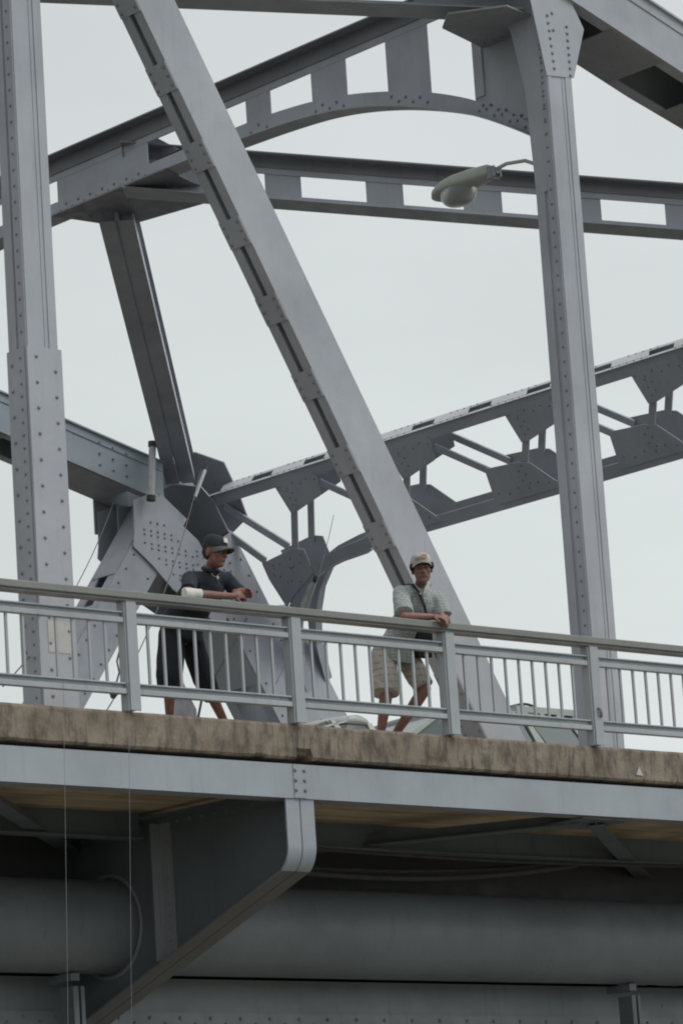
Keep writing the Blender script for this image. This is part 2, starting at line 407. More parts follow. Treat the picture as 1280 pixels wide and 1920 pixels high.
# ---- batten girders of the top bracing (one web with openings between two chords of angles)
def girder(P0, P1, depth, battens, openlo=.52, openhi=.20, flw=.22, rv=True, bottom=None, mat=STEEL):
    """straight laced girder: P0,P1 top line; battens: list of (s0,s1) solid parts"""
    P0 = V(P0); P1 = V(P1); t = (P1 - P0); Ln = V((t.x, t.y, 0)).length; th = t / Ln
    h = V((t.x, t.y, 0)).normalized(); n = V((h.y, -h.x, 0))         # sideways, towards the river
    if n.y > 0: n = -n
    at = lambda s, dz: P0 + th * s + V((0, 0, dz))
    b = MB(); g = MB()
    g.prism([at(0, -.02) - n*flw, at(Ln, -.02) - n*flw, at(Ln, -.02) + n*flw, at(0, -.02) + n*flw], (0, 0, .02))
    g.prism([at(0, -.16) + n*.028, at(Ln, -.16) + n*.028, at(Ln, -.021) + n*.028, at(0, -.021) + n*.028], n*.016)
    b.prism([at(0, -.24), at(Ln, -.24), at(Ln, -.021), at(0, -.021)], n*.026)
    b.prism([at(0, -openlo - .10) + n*.014, at(Ln, -openlo - .10) + n*.014, at(Ln, -openlo) + n*.014, at(0, -openlo) + n*.014], n*.018)
    b.prism([at(0, -openlo - .12) - n*flw*.9, at(Ln, -openlo - .12) - n*flw*.9, at(Ln, -openlo - .12) + n*flw*1.3, at(0, -openlo - .12) + n*flw*1.3], (0, 0, .018))
    for s0, s1 in battens:
        b.prism([at(s0, -openlo - .09), at(s1, -openlo - .09), at(s1, -.15), at(s0, -.15)], n*.012)
        if rv:
            k = max(2, int((s1 - s0) / .16))
            for i in range(k):
                s = s0 + (s1 - s0) * (i + .5) / k
                b.rivet(at(s, -openlo - (.035 if i % 2 else .07)) + n*.032, n, .017)
    return b, g
T0 = V((7.683, 11.45, 9.80)); hB = V((15.21 - 7.683, 3.7 - 11.45, 0)); 
Lb = hB.length
b, g = girder(T0, T0 + hB + V((0, 0, -.167*Lb)), .69, [(.3, 1.55), (1.80, 2.26), (3.08, 3.55), (4.30, 4.79), (5.6, 6.03), (6.83, 7.3), (8.1, 8.55), (9.35, 10.6)])
o = part(b, 'lateral_brace', STEEL); part(g, 'top_flange', DARK_STEEL, parent=o)
A0 = V((.155, 11.45, 11.27)); hA = V((7.683 - .155, 3.7 - 11.45, 0)); La = hA.length
b, g = girder(A0, A0 + hA*.975 + V((0, 0, -.135*La*.975)), .69, [(.3, 1.5), (1.9, 2.3), (3.1, 3.5), (4.4, 4.8), (5.6, 6.05), (6.75, 7.22), (8.04, 8.48), (9.30, 10.5)])
o = part(b, 'lateral_brace', STEEL); part(g, 'top_flange', DARK_STEEL, parent=o)
# steep brace down to the far portal: wide slotted underside
a2 = V((.697, .717, 0)); b2 = V((.717, -.697, 0))
A = V((8.10, 12.16, 9.02)); Bq = V((14.66, 19.10, 7.84)); t = (Bq - A).normalized(); Bq = Bq + t*.6; sd_ = V((t.y, -t.x, 0)).normalized(); up_ = sd_.cross(t)
b = MB()
b.prism([A + sd_*.02, Bq + sd_*.02, Bq + sd_*.225, A + sd_*.225], up_*.02)
b.prism([A - sd_*.02, Bq - sd_*.02, Bq - sd_*.225, A - sd_*.225], up_*.02)
b.prism([A - sd_*.02 + up_*.03, Bq - sd_*.02 + up_*.03, Bq + sd_*.02 + up_*.03, A + sd_*.02 + up_*.03], up_*.4)
b.prism([A + sd_*.205 + up_*.02, Bq + sd_*.205 + up_*.02, Bq + sd_*.225 + up_*.02, A + sd_*.225 + up_*.02], up_*.10)
b.prism([A - sd_*.225 + up_*.44, Bq - sd_*.225 + up_*.44, Bq + sd_*.225 + up_*.44, A + sd_*.225 + up_*.44], up_*.02)
part(b, 'lateral_brace', STEEL_FAR)

# ---- transverse strut with arched lower chord
XS = 7.683
up_e = [(3.62, 7.78), (4.06, 8.02), (4.92, 8.55), (5.67, 8.86), (6.40, 9.08), (7.14, 9.25), (7.75, 9.34), (8.53, 9.40), (9.4, 9.41)]
lo_e = [(3.62, 7.62), (4.06, 7.90), (4.75, 8.29), (5.51, 8.61), (6.32, 8.87), (7.07, 9.04), (7.64, 9.12), (8.44, 9.17), (9.4, 9.20)]
def smooth_curve(e, n=40):
    out = []
    for i in range(n + 1):
        y = e[0][0] + (e[-1][0] - e[0][0]) * i / n
        for (ya, za), (yb, zb) in zip(e, e[1:]):
            if ya <= y <= yb + 1e-6:
                out.append((y, za + (zb - za) * (y - ya) / (yb - ya))); break
    z = [q[1] for q in out]
    for _ in range(6): z = [z[0]] + [(z[i-1] + 2*z[i] + z[i+1]) / 4 for i in range(1, len(z)-1)] + [z[-1]]
    return [(q[0], zz) for q, zz in zip(out, z)]
U = smooth_curve(up_e); Lo = smooth_curve(lo_e)
MID = 11.42
U += [(MID, 9.40)] + [(2*MID - y, z) for y, z in U[::-1]]
Lo += [(MID, 9.21)] + [(2*MID - y, z) for y, z in Lo[::-1]]
b = MB(); g = MB()
def lz(curve, y):
    for (ya, za), (yb, zb) in zip(curve, curve[1:]):
        if ya <= y <= yb: return za + (zb - za) * (y - ya) / (yb - ya)
    return curve[-1][1]
yE0, yE1 = 3.62, 2*MID - 3.62
for i in range(len(U) - 1):
    (ya, za), (yb, zb) = U[i], U[i+1]; la, lb_ = Lo[i][1], Lo[i+1][1]
    b.prism([(XS - .018, ya, la), (XS - .018, yb, lb_), (XS - .018, yb, zb), (XS - .018, ya, za)], (.018, 0, 0))
    b.prism([(XS - .16, ya, la - .016), (XS - .16, yb, lb_ - .016), (XS - .16, yb, lb_), (XS - .16, ya, la)], (.32, 0, 0))
b.prism([(XS - .012, yE0, 9.70), (XS - .012, yE1, 9.70), (XS - .012, yE1, 9.965), (XS - .012, yE0, 9.965)], (.024, 0, 0))
g.prism([(XS - .03, yE0, 9.79), (XS - .03, yE1, 9.79), (XS - .03, yE1, 9.965), (XS - .03, yE0, 9.965)], (.016, 0, 0))
g.box(XS - .22, XS + .22, yE0, yE1, 9.966, 9.985)
bat = [(3.62, 4.95), (5.68, 6.41), (7.13, 7.76), (8.53, 8.99), (9.72, 10.2), (10.94, 12.82), (13.5, 13.95), (14.8, 15.25), (16.1, 16.7), (17.5, 19.0)]
for y0, y1 in bat:
    pts = [(XS - .008, y0, 9.75)] + [(XS - .008, y, lz(U, y) - .06) for y in [y0 + (y1 - y0)*k/6 for k in range(7)]] + [(XS - .008, y1, 9.75)]
    b.prism(pts, (.014, 0, 0))
    k = max(3, int((y1 - y0) / .12))
    for i in range(k):
        y = y0 + (y1 - y0) * (i + .5) / k
        b.rivet((XS - .018, y, (lz(U, y)*(.35 + .3*(i % 2)) + lz(Lo, y)*(.65 - .3*(i % 2)))), (-1, 0, 0), .02)
b.box(XS - .03, XS - .008, 4.78, 4.93, 8.56, 9.78)                # angle stiffener at the knee
b.box(XS - .024, XS - .008, 4.10, 4.18, 8.1, 9.78)
for i in range(7): b.rivet((XS - .018, 4.1 + i*.12, lz(Lo, 4.1 + i*.12) + .14 + .03*(i % 2)), (-1, 0, 0), .02)
o = part(b, 'transverse_strut', STEEL); part(g, 'top_flange', DARK_STEEL, parent=o)
gp = MB().prism([(7.5, 12.75, 9.17), (7.9, 12.72, 9.17), (8.30, 12.70, 9.17), (8.66, 12.53, 9.17), (8.90, 11.30, 9.17), (8.75, 10.95, 9.17), (8.3, 10.72, 9.17), (7.5, 10.4, 9.17)], (0, 0, .02))
for i in range(9):
    gp.rivet((7.95 + .05*(i % 2), 10.9 + i*.2, 9.17), (0, 0, -1), .018)
part(gp, 'gusset_plate', DARK_STEEL, 'dark horizontal gusset plate under the middle of the strut', parent=o)
gp = MB().prism([(8.0, 11.35, 9.95), (8.0, 11.15, 9.88), (8.0, 10.72, 9.60), (8.0, 11.4, 9.56)], (.02, 0, 0))
part(gp, 'hanger_plate', STEEL_DIRTY, parent=o)
gp = MB().prism([(6.78, 4.49, 9.125), (7.66, 4.75, 9.12), (7.70, 4.35, 9.12), (7.66, 3.7, 9.12), (6.9, 3.55, 9.125), (6.5, 4.1, 9.125)], (0, 0, .02))
for i in range(6): gp.rivet((7.55, 3.9 + i*.14, 9.12), (0, 0, -1), .018)
part(gp, 'gusset_plate', STEEL_DIRTY, parent=o)

# ---- end portal between the inclined end posts
dd = V((.512, 0, -.859)); nn = V((.859, 0, .512)); PO = V((15.0, 0, 7.6)); ny = V((0, 1, 0))
def pp(y, s, n=0.): return PO + dd*s + nn*n + V((0, y, 0))
DEP = .46
b = MB(); tp = MB()
def pplate(mb, poly, n, th=.014): mb.prism([pp(y, s, n) for y, s in poly], nn*th)
ya, yb = 3.6, 18.95
for n, f in ((0, 1), (DEP, -1)):
    pplate(b, [(ya, .20), (yb, .20), (yb, .37), (ya, .37)], n, .018)
    pplate(b, [(ya, 1.48), (16.2, 1.48), (16.2, 1.68), (ya, 1.68)], n, .018)
    k0 = 0
    for k in range(-2, 5):
        c = 14.65 - 2.5*k
        if c > 18.2: continue
        pplate(b, [(c + .32, .30), (c + .25, .80), (c + .1, .81), (c - .52, .68), (c - .60, .45), (c - .60, .30)], n - .012*f, .012)
        lowpart = c < 16
        if lowpart:
            pplate(b, [(c + 1.15, 1.02), (c + .5, 1.06), (c + .28, 1.12), (c - .12, 1.58), (c + 1.25, 1.58)], n - .012*f, .012)
            b.bar(pp(c + .15, .74, n + .03*f), pp(c + .42, 1.14, n + .03*f), .03, .11, ny)
            b.bar(pp(c + 1.05, 1.12, n + .03*f), pp(c + 1.9, .50, n + .03*f), .03, .11, ny)
        else:
            b.bar(pp(c + .18, .76, n + .03*f), pp(c + .60, 1.42, n + .03*f), .03, .11, ny)
        if n == 0:
            for i in range(6):
                b.rivet(pp(c + .25 - i*.16, .37 + .05*(i % 2), -.012), -nn, .015)
                if lowpart: b.rivet(pp(c + 1.1 - i*.2, 1.42 + .05*(i % 2), -.012), -nn, .015)
            for i in range(5):
                b.rivet(pp(c + .12 - .1*(i % 2), .46 + .06*i, -.012), -nn, .015)
                if lowpart: b.rivet(pp(c + .45 + .1*(i % 2), 1.12 + .07*i, -.012), -nn, .015)
# knee: lower chord curving down along the far end post
knl = [(16.2, 1.70), (16.75, 1.72), (17.25, 1.78), (17.7, 1.92), (18.05, 2.17), (18.4, 2.55), (18.68, 3.0), (18.86, 3.6)]
knu = [(16.2, 1.50), (16.78, 1.54), (17.3, 1.61), (17.8, 1.74), (18.2, 2.0), (18.56, 2.4), (18.82, 2.9), (18.97, 3.5)]
for n in (0, DEP):
    for q in range(len(knl) - 1):
        (y0, s0), (y1, s1) = knl[q], knl[q+1]
        pplate(b, [knl[q], knl[q+1], knu[q+1], knu[q]], n, .018)
        b.prism([pp(y0, s0 + .004, n - .07), pp(y1, s1 + .004, n - .07), pp(y1, s1 + .022, n - .07), pp(y0, s0 + .022, n - .07)], nn*.16)
    pplate(b, [(18.5, 1.43), (17.7, 1.34), (17.5, 1.40), (17.55, 1.80), (18.16, 2.05), (18.44, 2.2), (18.52, 1.7)], n - .012, .012)
    b.bar(pp(19.02, .74, n + .03), pp(18.44, 1.42, n + .03), .03, .13, ny) if n == 0 else b.bar(pp(19.25, .52, n + .03), pp(18.33, 1.42, n + .03), .03, .13, ny)
    if n == 0:
        for i in range(16):
            b.rivet(pp(18.4 - random.random()*.8, 1.45 + random.random()*.45, -.012), -nn, .015)
b.prism([pp(18.87, 1.95, -.35), pp(18.87, 11.6, -.35), pp(18.87, 11.6, DEP + .02), pp(18.87, 2.3, DEP + .02)], (0, .02, 0))
o = part(b, 'portal_frame', STEEL_FAR)
# slotted top plate
y = ya; k = 0
STEEL_PALE = paint('sky_toned_steel', (.46, .47, .48), (.16, .15, .14), amt=.5, rust=.35)  # sky light on the tilted top plate put into the pale base colour
per = 1.2
tp.prism([pp(ya, .195, -.02), pp(yb, .195, -.02), pp(yb, .195, .08), pp(ya, .195, .08)], dd*-.012)
tp.prism([pp(ya, .195, DEP - .08), pp(yb, .195, DEP - .08), pp(yb, .195, DEP + .04), pp(ya, .195, DEP + .04)], dd*-.012)
while y < yb:
    e = min(y + .72, yb)
    tp.prism([pp(y, .19, .08), pp(e, .19, .08), pp(min(e + .22, yb), .19, DEP - .08), pp(min(y + .22, yb), .19, DEP - .08)], dd*-.012)
    for i in range(5): tp.rivet(pp(min(y + .1 + i*.14, yb), .18, .04), -dd, .014); tp.rivet(pp(min(y + .1 + i*.14, yb), .18, DEP - .02), -dd, .014)
    y += per
part(tp, 'slotted_cover', STEEL_PALE, 'pale sky-toned weathered cover plate with oblong slots', parent=o)

# ---- far end post and far diagonal meeting at the gusset
def leg(A, Bq, half, ya, yb, mat, slots):
    A = V(A); Bq = V(Bq); t = (Bq - A).normalized(); nrm = V((t.z, 0, -t.x))
    if nrm.x > 0: nrm = -nrm                       # towards -X
    b = MB(); Y = lambda p, y: V((p.x, y, p.z))
    for y in (ya, yb - .03):
        b.prism([Y(A + nrm*half, y), Y(Bq + nrm*half, y), Y(Bq - nrm*half, y), Y(A - nrm*half, y)], (0, .03, 0))
    for sg in (1, -1):
        for y0 in (ya + .03, yb - .03 - .17):
            b.prism([Y(A + nrm*half*sg, y0), Y(Bq + nrm*half*sg, y0), Y(Bq + nrm*(half - .025)*sg, y0), Y(A + nrm*(half - .025)*sg, y0)], (0, .17, 0))
        Ln = (Bq - A).length; s = 0
        for (s0, s1) in slots:
            b.prism([Y(A + t*s0 + nrm*(half + .001)*sg, ya + .05), Y(A + t*s1 + nrm*(half + .001)*sg, ya + .05), Y(A + t*s1 + nrm*(half + .014)*sg, ya + .05), Y(A + t*s0 + nrm*(half + .014)*sg, ya + .05)], (0, yb - ya - .1, 0))
    for i in range(int((Bq - A).length / .28)):
        p = A + t*(.3 + i*.28)
        b.rivet(Y(p + nrm*(half - .1), ya), (0, -1, 0), .022); b.rivet(Y(p + t*.14 - nrm*(half - .1), ya), (0, -1, 0), .022)
    return b
b = leg((15.10, 18.85, 6.70), (20.5, 18.85, -2.4), .43, 18.85, 19.8, STEEL_FAR, [(0, 2.2), (3.05, 5.6), (6.4, 10.5)])
part(b, 'end_post', STEEL_FAR)
b = leg((14.35, 18.86, 7.2), (7.5, 18.86, -2.4), .30, 18.86, 19.5, STEEL, [(0, 1.6), (2.2, 3.0), (3.6, 4.4), (5.2, 6.0), (7, 8), (9, 11.6)])
part(b, 'diagonal', STEEL)
b = leg((15.10, 3.42, 6.75), (20.5, 3.42, -1.85), .43, 3.42, 4.36, STEEL, [(0, 2.2), (3.05, 5.6), (6.4, 10.0)])
part(b, 'end_post', STEEL)
b = leg((14.35, 3.45, 7.0), (7.95, 3.45, -1.85), .26, 3.45, 3.80, STEEL, [(0, 1.6), (2.2, 3.0), (3.6, 4.4), (5.2, 6.0), (7, 8), (9, 10.9)])
part(b, 'diagonal', STEEL)
g = MB().prism([(13.6, 3.395, 7.6), (15.3, 3.395, 7.15), (15.75, 3.395, 6.4), (14.9, 3.395, 5.9), (14.3, 3.395, 6.2), (13.5, 3.395, 6.6)], (0, .02, 0))
for i in range(24): g.rivet((13.8 + .16*(i % 8), 3.395, 6.95 - .16*(i//8) - .02*(i % 8)), (0, -1, 0), .02)
part(g, 'gusset_plate', STEEL)
gs = MB()
gpoly = [(13.55, 7.22), (13.9, 7.36), (14.02, 7.34), (14.43, 6.94), (14.76, 6.70), (15.35, 5.8), (15.15, 5.35), (14.62, 5.7), (14.22, 5.9), (13.86, 6.23), (13.5, 6.5), (13.53, 6.7)]
gs.prism([(x, 18.822, z) for x, z in gpoly], (0, .026, 0))
gs.prism([(x + .1, 19.81, z + .02) for x, z in gpoly], (0, .026, 0)); gs.prism([(13.9, 19.82, 7.2), (15.6, 19.82, 6.4), (15.6, 19.82, 7.6), (14.6, 19.82, 7.9), (13.9, 19.82, 7.9)], (0, .02, 0))
for i in range(8):
    for j in range(7):
        x = 13.72 + .13*i; z = 6.85 - .1*j - .11*(i - 3) + .03*((i + j) % 2)
        if z < 6.28 - (x - 13.86)*.8 or z > 6.9: continue
        gs.rivet((x, 18.822, z), (0, -1, 0), .02)
        gs.rivet((x + 1.0, 18.822, z - .25), (0, -1, 0), .02) if x < 14.5 else None
part(gs, 'gusset_plate', STEEL_FAR)
ig = MB()
ig.prism([pp(20.0, -.13, -.03), pp(19.5, -.16, -.03), pp(18.95, .0, -.03), pp(18.84, .26, -.03), pp(18.84, .8, -.03), pp(19.7, .85, -.03), pp(20.0, .45, -.03)], nn*.02)
part(ig, 'corner_plate', STEEL)
bg_ = MB().prism([pp(y, q, .52) for y, q in ((19.7, -.5), (19.34, -.43), (18.85, -.14), (18.86, .2), (18.88, .5), (18.93, .80), (19.42, .97), (19.7, .95))], nn*.02)
bg_.box(13.6, 15.6, 19.84, 19.87, 6.9, 8.15)
part(bg_, 'corner_plate', STEEL_DIRTY)
# gap in shade between the legs, rear web plate of the joint
part(MB().box(13.9, 14.9, 19.55, 19.57, 6.0, 6.6), 'diaphragm', STEEL_DIRTY)
part(MB().box(13.78, 14.25, 19.5, 19.53, 6.1, 7.3), 'diaphragm', STEEL_DIRTY)

# ---- bottom chord, edge beam, brackets, floor members
b = MB()
b.box(X0, X1, 3.44, 3.47, -2.9, -1.86); b.box(X0, X1, 3.42, 3.44, -2.9, -2.205)
b.box(X0, X1, 3.44, 4.2, -1.88, -1.86); b.box(X0, X1, 4.17, 4.2, -2.9, -1.88); b.box(X0, X1, 3.40, 4.24, -2.93, -2.901)
x = -9.0
while x < 17:
    b.rivet((x, 3.42, -2.265), (0, -1, 0), .021); b.rivet((x + .19, 3.42, -2.32), (0, -1, 0), .021); x += .38
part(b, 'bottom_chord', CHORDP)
b = MB().box(X0, X1, .035, .06, -.672, -.362)
b.box(X0, X1, .06, .24, -.672, -.655); b.box(X0, X1, .06, .24, -.375, -.362)
part(b, 'edge_beam', FASCIA)
b = MB(); b.box(-.062, .078, .027, .035, -.668, -.366)
for dx in (-.05, .055):
    for z in (-.42, -.51, -.60): b.rivet((.008 + dx, .027, z), (0, -1, 0), .018)
part(b, 'splice_plate', FASCIA)

def bracket(x):
    # web plate in the plane across the bridge, flange round its outer end and sloping underside
    cur = [(.03, -.672)]
    path = [(.05, -.674), (.05, -1.09)]
    for i in range(1, 10):
        a = i / 9 * R(52); r = .28
        path.append((.05 + r - r*math.cos(a), -1.09 - r*math.sin(a)))
    path.append((3.42, -2.45))
    web = MB().prism([(x, y + .02, z + .012) for y, z in path] + [(x, 3.42, -.55), (x, .25, -.55), (x, .25, -.674)], (.02, 0, 0))
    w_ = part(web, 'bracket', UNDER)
    fl = MB(); lo = MB()
    def offs(p, k):
        a = path[max(k-1, 0)]; b_ = path[min(k+1, len(path)-1)]
        t = V((0, b_[0] - a[0], b_[1] - a[1])).normalized(); return V((0, t.z, -t.y))
    for s_ in (1, -1):
        for mb_, ks in ((fl, range(0, 10)), (lo, range(10, len(path) - 1))):
            vs = []; fs = []; ks = list(ks) + [list(ks)[-1] + 1]
            for k in ks:
                y, z = path[k]; nrm = offs(path[k], k)
                for dx, dn in ((.006, 0), (.165, 0), (.165, -.02), (.006, -.02)): vs.append(V((x + .01 + dx*s_, y, z)) + nrm*dn)
            for q in range(len(ks) - 1):
                for e in range(4):
                    f_ = [4*q+e, 4*q+(e+1) % 4, 4*q+4+(e+1) % 4, 4*q+4+e]; fs.append(f_ if s_ > 0 else f_[::-1])
            fs += [[0, 1, 2, 3], [len(vs)-1, len(vs)-2, len(vs)-3, len(vs)-4]]
            mb_.add(vs, fs)
    part(fl, 'flange', FASCIA, parent=w_); part(lo, 'lower_flange', RUSTY, 'rust stained sloping lower flange', parent=w_)
    sf = MB()
    sf.box(x - .12, x, 2.02, 2.035, -1.90, -.62); sf.box(x - .014, x, 2.035, 2.12, -1.94, -.62)
    sf.box(x - .014, x, 1.87, 2.02, -1.88, -.62)
    for i in range(9): sf.rivet((x - .014, 1.93, -.8 - i*.115), (-1, 0, 0), .014)
    part(sf, 'stiffener', STEEL_DIRTY, parent=w_)
    tf = MB().box(x - .12, x, .3, 3.4, -.566, -.551); tf.box(x - .012, x, .3, 3.4, -.68, -.566)
    for i in range(16): tf.rivet((x - .012, .5 + i*.18, -.625), (-1, 0, 0), .016)
    part(tf, 'top_angle', UNDER, parent=w_)
    ring = MB()   # collar round the pipe hole
    n = 40; vs = []
    for i in range(n):
        a = 2*math.pi*i/n
        for rr in (.465, .50): 
            for xx in (x - .015, x): vs.append((xx, 2.86 + rr*math.cos(a), -1.48 + rr*math.sin(a)))
    fs = []
    for i in range(n):
        j = (i + 1) % n; A_ = 4*i; B_ = 4*j
        fs += [[A_, A_+2, B_+2, B_], [A_, B_, B_+1, A_+1], [A_+2, A_+3, B_+3, B_+2]]
    ring.add(vs, fs, True); part(ring, 'collar', STEEL_DIRTY, parent=w_)
bracket(0.0)
# sloping bottom flange continues as far as the chord; laterals under the pavement
b = MB()
def angle_bar(mb, A, B_, w=.16, h=.10):
    mb.bar(A, B_, w, .014); mb.bar(V(A) + V((0, 0, h/2 + .007)), V(B_) + V((0, 0, h/2 + .007)), .014, h)
angle_bar(b, (3.86, .36, -.70), (2.0, 3.3, -.71)); part(b, 'under_brace', UNDER)
b = MB(); angle_bar(b, (4.0, .30, -.72), (7.6, 3.2, -.73)); part(b, 'under_brace', UNDER)
b = MB(); angle_bar(b, (-3.5, .25, -.70), (-.05, 3.3, -.71)); part(b, 'under_brace', UNDER)
b = MB().box(3.62, 4.28, .1, .7, -.69, -.676); 
for i in range(4): b.rivet((3.7 + i*.15, .4, -.69), (0, 0, -1), .016)
part(b, 'gusset_plate', UNDER)
for yy, zz, mm_ in ((2.15, -.74, UNDER), (3.2, -1.03, SHADE_PAINT)):  # inner one deepened, a dark sheet standing in for shade over the column ends
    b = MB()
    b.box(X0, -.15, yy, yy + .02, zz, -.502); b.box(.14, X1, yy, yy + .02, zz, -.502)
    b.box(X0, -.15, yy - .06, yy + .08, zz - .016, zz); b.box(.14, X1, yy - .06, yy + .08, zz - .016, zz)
    part(b, 'stringer_or_shade_sheet', mm_)
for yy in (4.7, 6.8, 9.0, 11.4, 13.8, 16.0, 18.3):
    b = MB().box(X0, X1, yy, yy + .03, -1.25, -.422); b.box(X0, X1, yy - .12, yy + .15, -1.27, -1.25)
    part(b, 'road_stringer', SHADE_PAINT)
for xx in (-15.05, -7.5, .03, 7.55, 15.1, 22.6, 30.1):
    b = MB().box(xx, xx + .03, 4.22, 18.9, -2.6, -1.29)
    part(b, 'floor_beam', SHADE_PAINT)
b = MB().box(X0, X1, 18.95, 19.0, -2.9, -.3); part(b, 'bottom_chord', STEEL_DIRTY)

# ------------------------------------------------------------------ water main under the pavement
PIPE = empty('water_pipe', (0, 2.86, -1.48), 'fat grey green water pipe running under the pavement', 'pipe')
b = MB().tube([(X0 + i*1.5, 2.86, -1.48) for i in range(42)], .44, 48)
MBp = b.build('pipe_barrel', PIPEM, PIPE)
for xx in (-6.3, 9.0):
    b = MB().tube([(xx - .07, 2.86, -1.48), (xx + .07, 2.86, -1.48)], .468, 48); b.build('pipe_joint', PIPEM, PIPE)
for xx in (-.52, 6.85):
    b = MB().box(xx - .05, xx + .05, 2.75, 3.1, -2.0, -1.93); b.box(xx - .03, xx + .03, 2.75, 2.95, -2.75, -2.05); b.box(xx + .06, xx + .10, 2.75, 2.95, -2.75, -2.05)
    b.build('pipe_support', UNDER, PIPE)

# cables slung under the pavement
def sag(A, B_, s, n=24):
    A = V(A); B_ = V(B_); return [A.lerp(B_, i/n) + V((0, 0, -s*4*(i/n)*(1 - i/n))) for i in range(n + 1)]
CAB = plain('cable_sheath', (.06, .057, .055), .8)
for i, (A, B_, s, r, lab) in enumerate([((.3, 2.35, -.80), (5.6, 2.2, -.79), .20, .028, 'grey cable sagging lowest under the pavement slab'),
                                   ((.3, 2.5, -.78), (5.2, 2.4, -.78), .12, .022, 'thinner grey cable sagging just above the lowest one'),
                                   ((.3, 1.9, -.75), (7.3, 2.1, -.76), .06, .018, 'thin nearly straight cable close under the pavement slab')]):
    o = MB().tube(sag(A, B_, s), r, 8).build_at('hanging_cable', CAB, A)
    tag(o, lab, 'cable', 'cables under the pavement')

# ------------------------------------------------------------------ railing
posts = [-9.48 + 1.893*i for i in range(0, 19)]            # one post stands at x = -.016
RL = empty('railing', (0, 0, 0), 'pale grey steel railing with square posts along the concrete kerb', 'railing')
part(MB().box(posts[0] - .1, posts[-1] + .1, -.085, .085, .985, 1.05), 'top_rail', RAILTOP, 'dull brownish grey worn top rail', parent=RL, bevel=.008)
part(MB().box(posts[0] - .1, posts[-1] + .1, -.06, .06, .965, .985), 'rail_stop', DARK_STEEL, parent=RL)
def post_mb(x):
    b = MB().box(x - .04, x + .075, -.06, -.045, -.002, .965)
    b.box(x - .055, x + .03, -.045, .06, -.002, .965)
    return b
p0 = post_mb(posts[5]); first = p0.build('post', RAILP, RL, .006)
px0 = posts[5]
for x in posts:
    if x == px0: continue
    o = first.copy(); COL.objects.link(o); o.parent = RL; o.location = first.location + V((x - px0, 0, 0))
part(MB().tube([(3.785, -.062, .36), (3.79, -.085, .34), (3.80, -.085, .30), (3.815, -.064, .275)], .014, 8), 'hook', DARK_STEEL, 'small dark hook on the right hand post', parent=RL)
def mid_rail(xa, xb, z):
    b = MB(); b.box(xa, xb, .005, .02, z + .035, z + .095); b.box(xa, xb, -.03, .02, z + .086, z + .10)
    b.box(xa, xb, -.036, .03, z, z + .046); return b
rails = {}
for z in (.775, .145):
    r0 = mid_rail(px0 + .062, px0 + 1.893 - .058, z).build('mid_rail', RAILP, RL, .004)
    for x in posts[:-1]:
        if x == px0: continue
        o = r0.copy(); COL.objects.link(o); o.parent = RL; o.location = r0.location + V((x - px0, 0, 0))
bal0 = MB().box(px0 + .23 - .011, px0 + .23 + .011, -.014, .008, .245, .775).build('baluster', RAILP, RL)
for bay in range(3, 9):                       # bays in and next to the view
    for k in range(9):
        if bay == 5 and k == 0: continue
        o = bal0.copy(); COL.objects.link(o); o.parent = RL
        o.location = bal0.location + V((posts[bay] - px0 + .1775*k, 0, 0))
# far bays, out of the photograph: balusters as one mesh each side
fb = MB()
for bay in list(range(0, 3)) + list(range(9, 18)):
    for k in range(9):
        x = posts[bay] + .23 + .1775*k; fb.box(x - .011, x + .011, -.014, .008, .245, .775)
o = fb.build('baluster', RAILP, RL); o['kind'] = 'stuff'

# ------------------------------------------------------------------ street lamp on the column
LAMPM = paint('lamp_casting', (.42, .44, .40), (.16, .15, .12), amt=.4, rust=.1)
LP = empty('street_lamp', (7.6, 3.78, 7.4), 'pale cobra head street lamp reaching from the right hand column', 'lamp')
arm = [(7.6, 3.77, 7.30), (7.6, 3.85, 7.40), (7.6, 3.98, 7.50), (7.6, 4.15, 7.59), (7.6, 4.45, 7.635), (7.6, 4.80, 7.60)]
part(MB().tube(arm, .022, 12), 'arm', LAMPM, parent=LP)
def lamp_head():
    secs = [(4.56, .05, .055, 7.60), (4.60, .10, .085, 7.59), (4.75, .12, .10, 7.58), (4.95, .15, .115, 7.575), (5.2, .185, .12, 7.565), (5.42, .19, .105, 7.55), (5.58, .16, .08, 7.53), (5.68, .09, .045, 7.515), (5.71, .03, .018, 7.51)]
    b = MB(); n = 20; vs = []; fs = []
    secs = [(4.70 + (y - 4.56)*.82, hw, hh*1.08, zc) for y, hw, hh, zc in secs]
    for y, hw, hh, zc in secs:
        for i in range(n):
            a = 2*math.pi*i/n; ca, sa = math.cos(a), math.sin(a)
            zz = zc + (hh*sa if sa > 0 else hh*.45*sa)
            vs.append((7.6 + hw*1.12*math.copysign(abs(ca)**.75, ca), y, zz + (.02 if sa > 0 else 0)*min(1, hh/.1)*sa))
    for j in range(len(secs)-1):
        for i in range(n):
            fs.append([j*n+i, j*n+(i+1) % n, (j+1)*n+(i+1) % n, (j+1)*n+i])
    b.add(vs, [f[::-1] for f in fs], True); b.add(vs[:n], [list(range(n))]); b.add(vs[-n:], [list(range(n))[::-1]])
    return b
hd = part(lamp_head(), 'lamp_housing', LAMPM, parent=LP)
b = MB().box(7.53, 7.67, 4.65, 4.715, 7.515, 7.655); b.tube([(7.6, 4.60, 7.6), (7.6, 4.74, 7.6)], .04, 12)
for sx_ in (-.05, .05): b.box(7.6 + sx_ - .012, 7.6 + sx_ + .012, 4.60, 4.65, 7.53, 7.65)
part(b, 'clamp', STEEL_DIRTY, parent=LP)
b = MB().tube([(7.6, 5.28, 7.545), (7.6, 5.28, 7.515)], .19, 28)
part(b, 'rim', LAMPM, parent=LP)
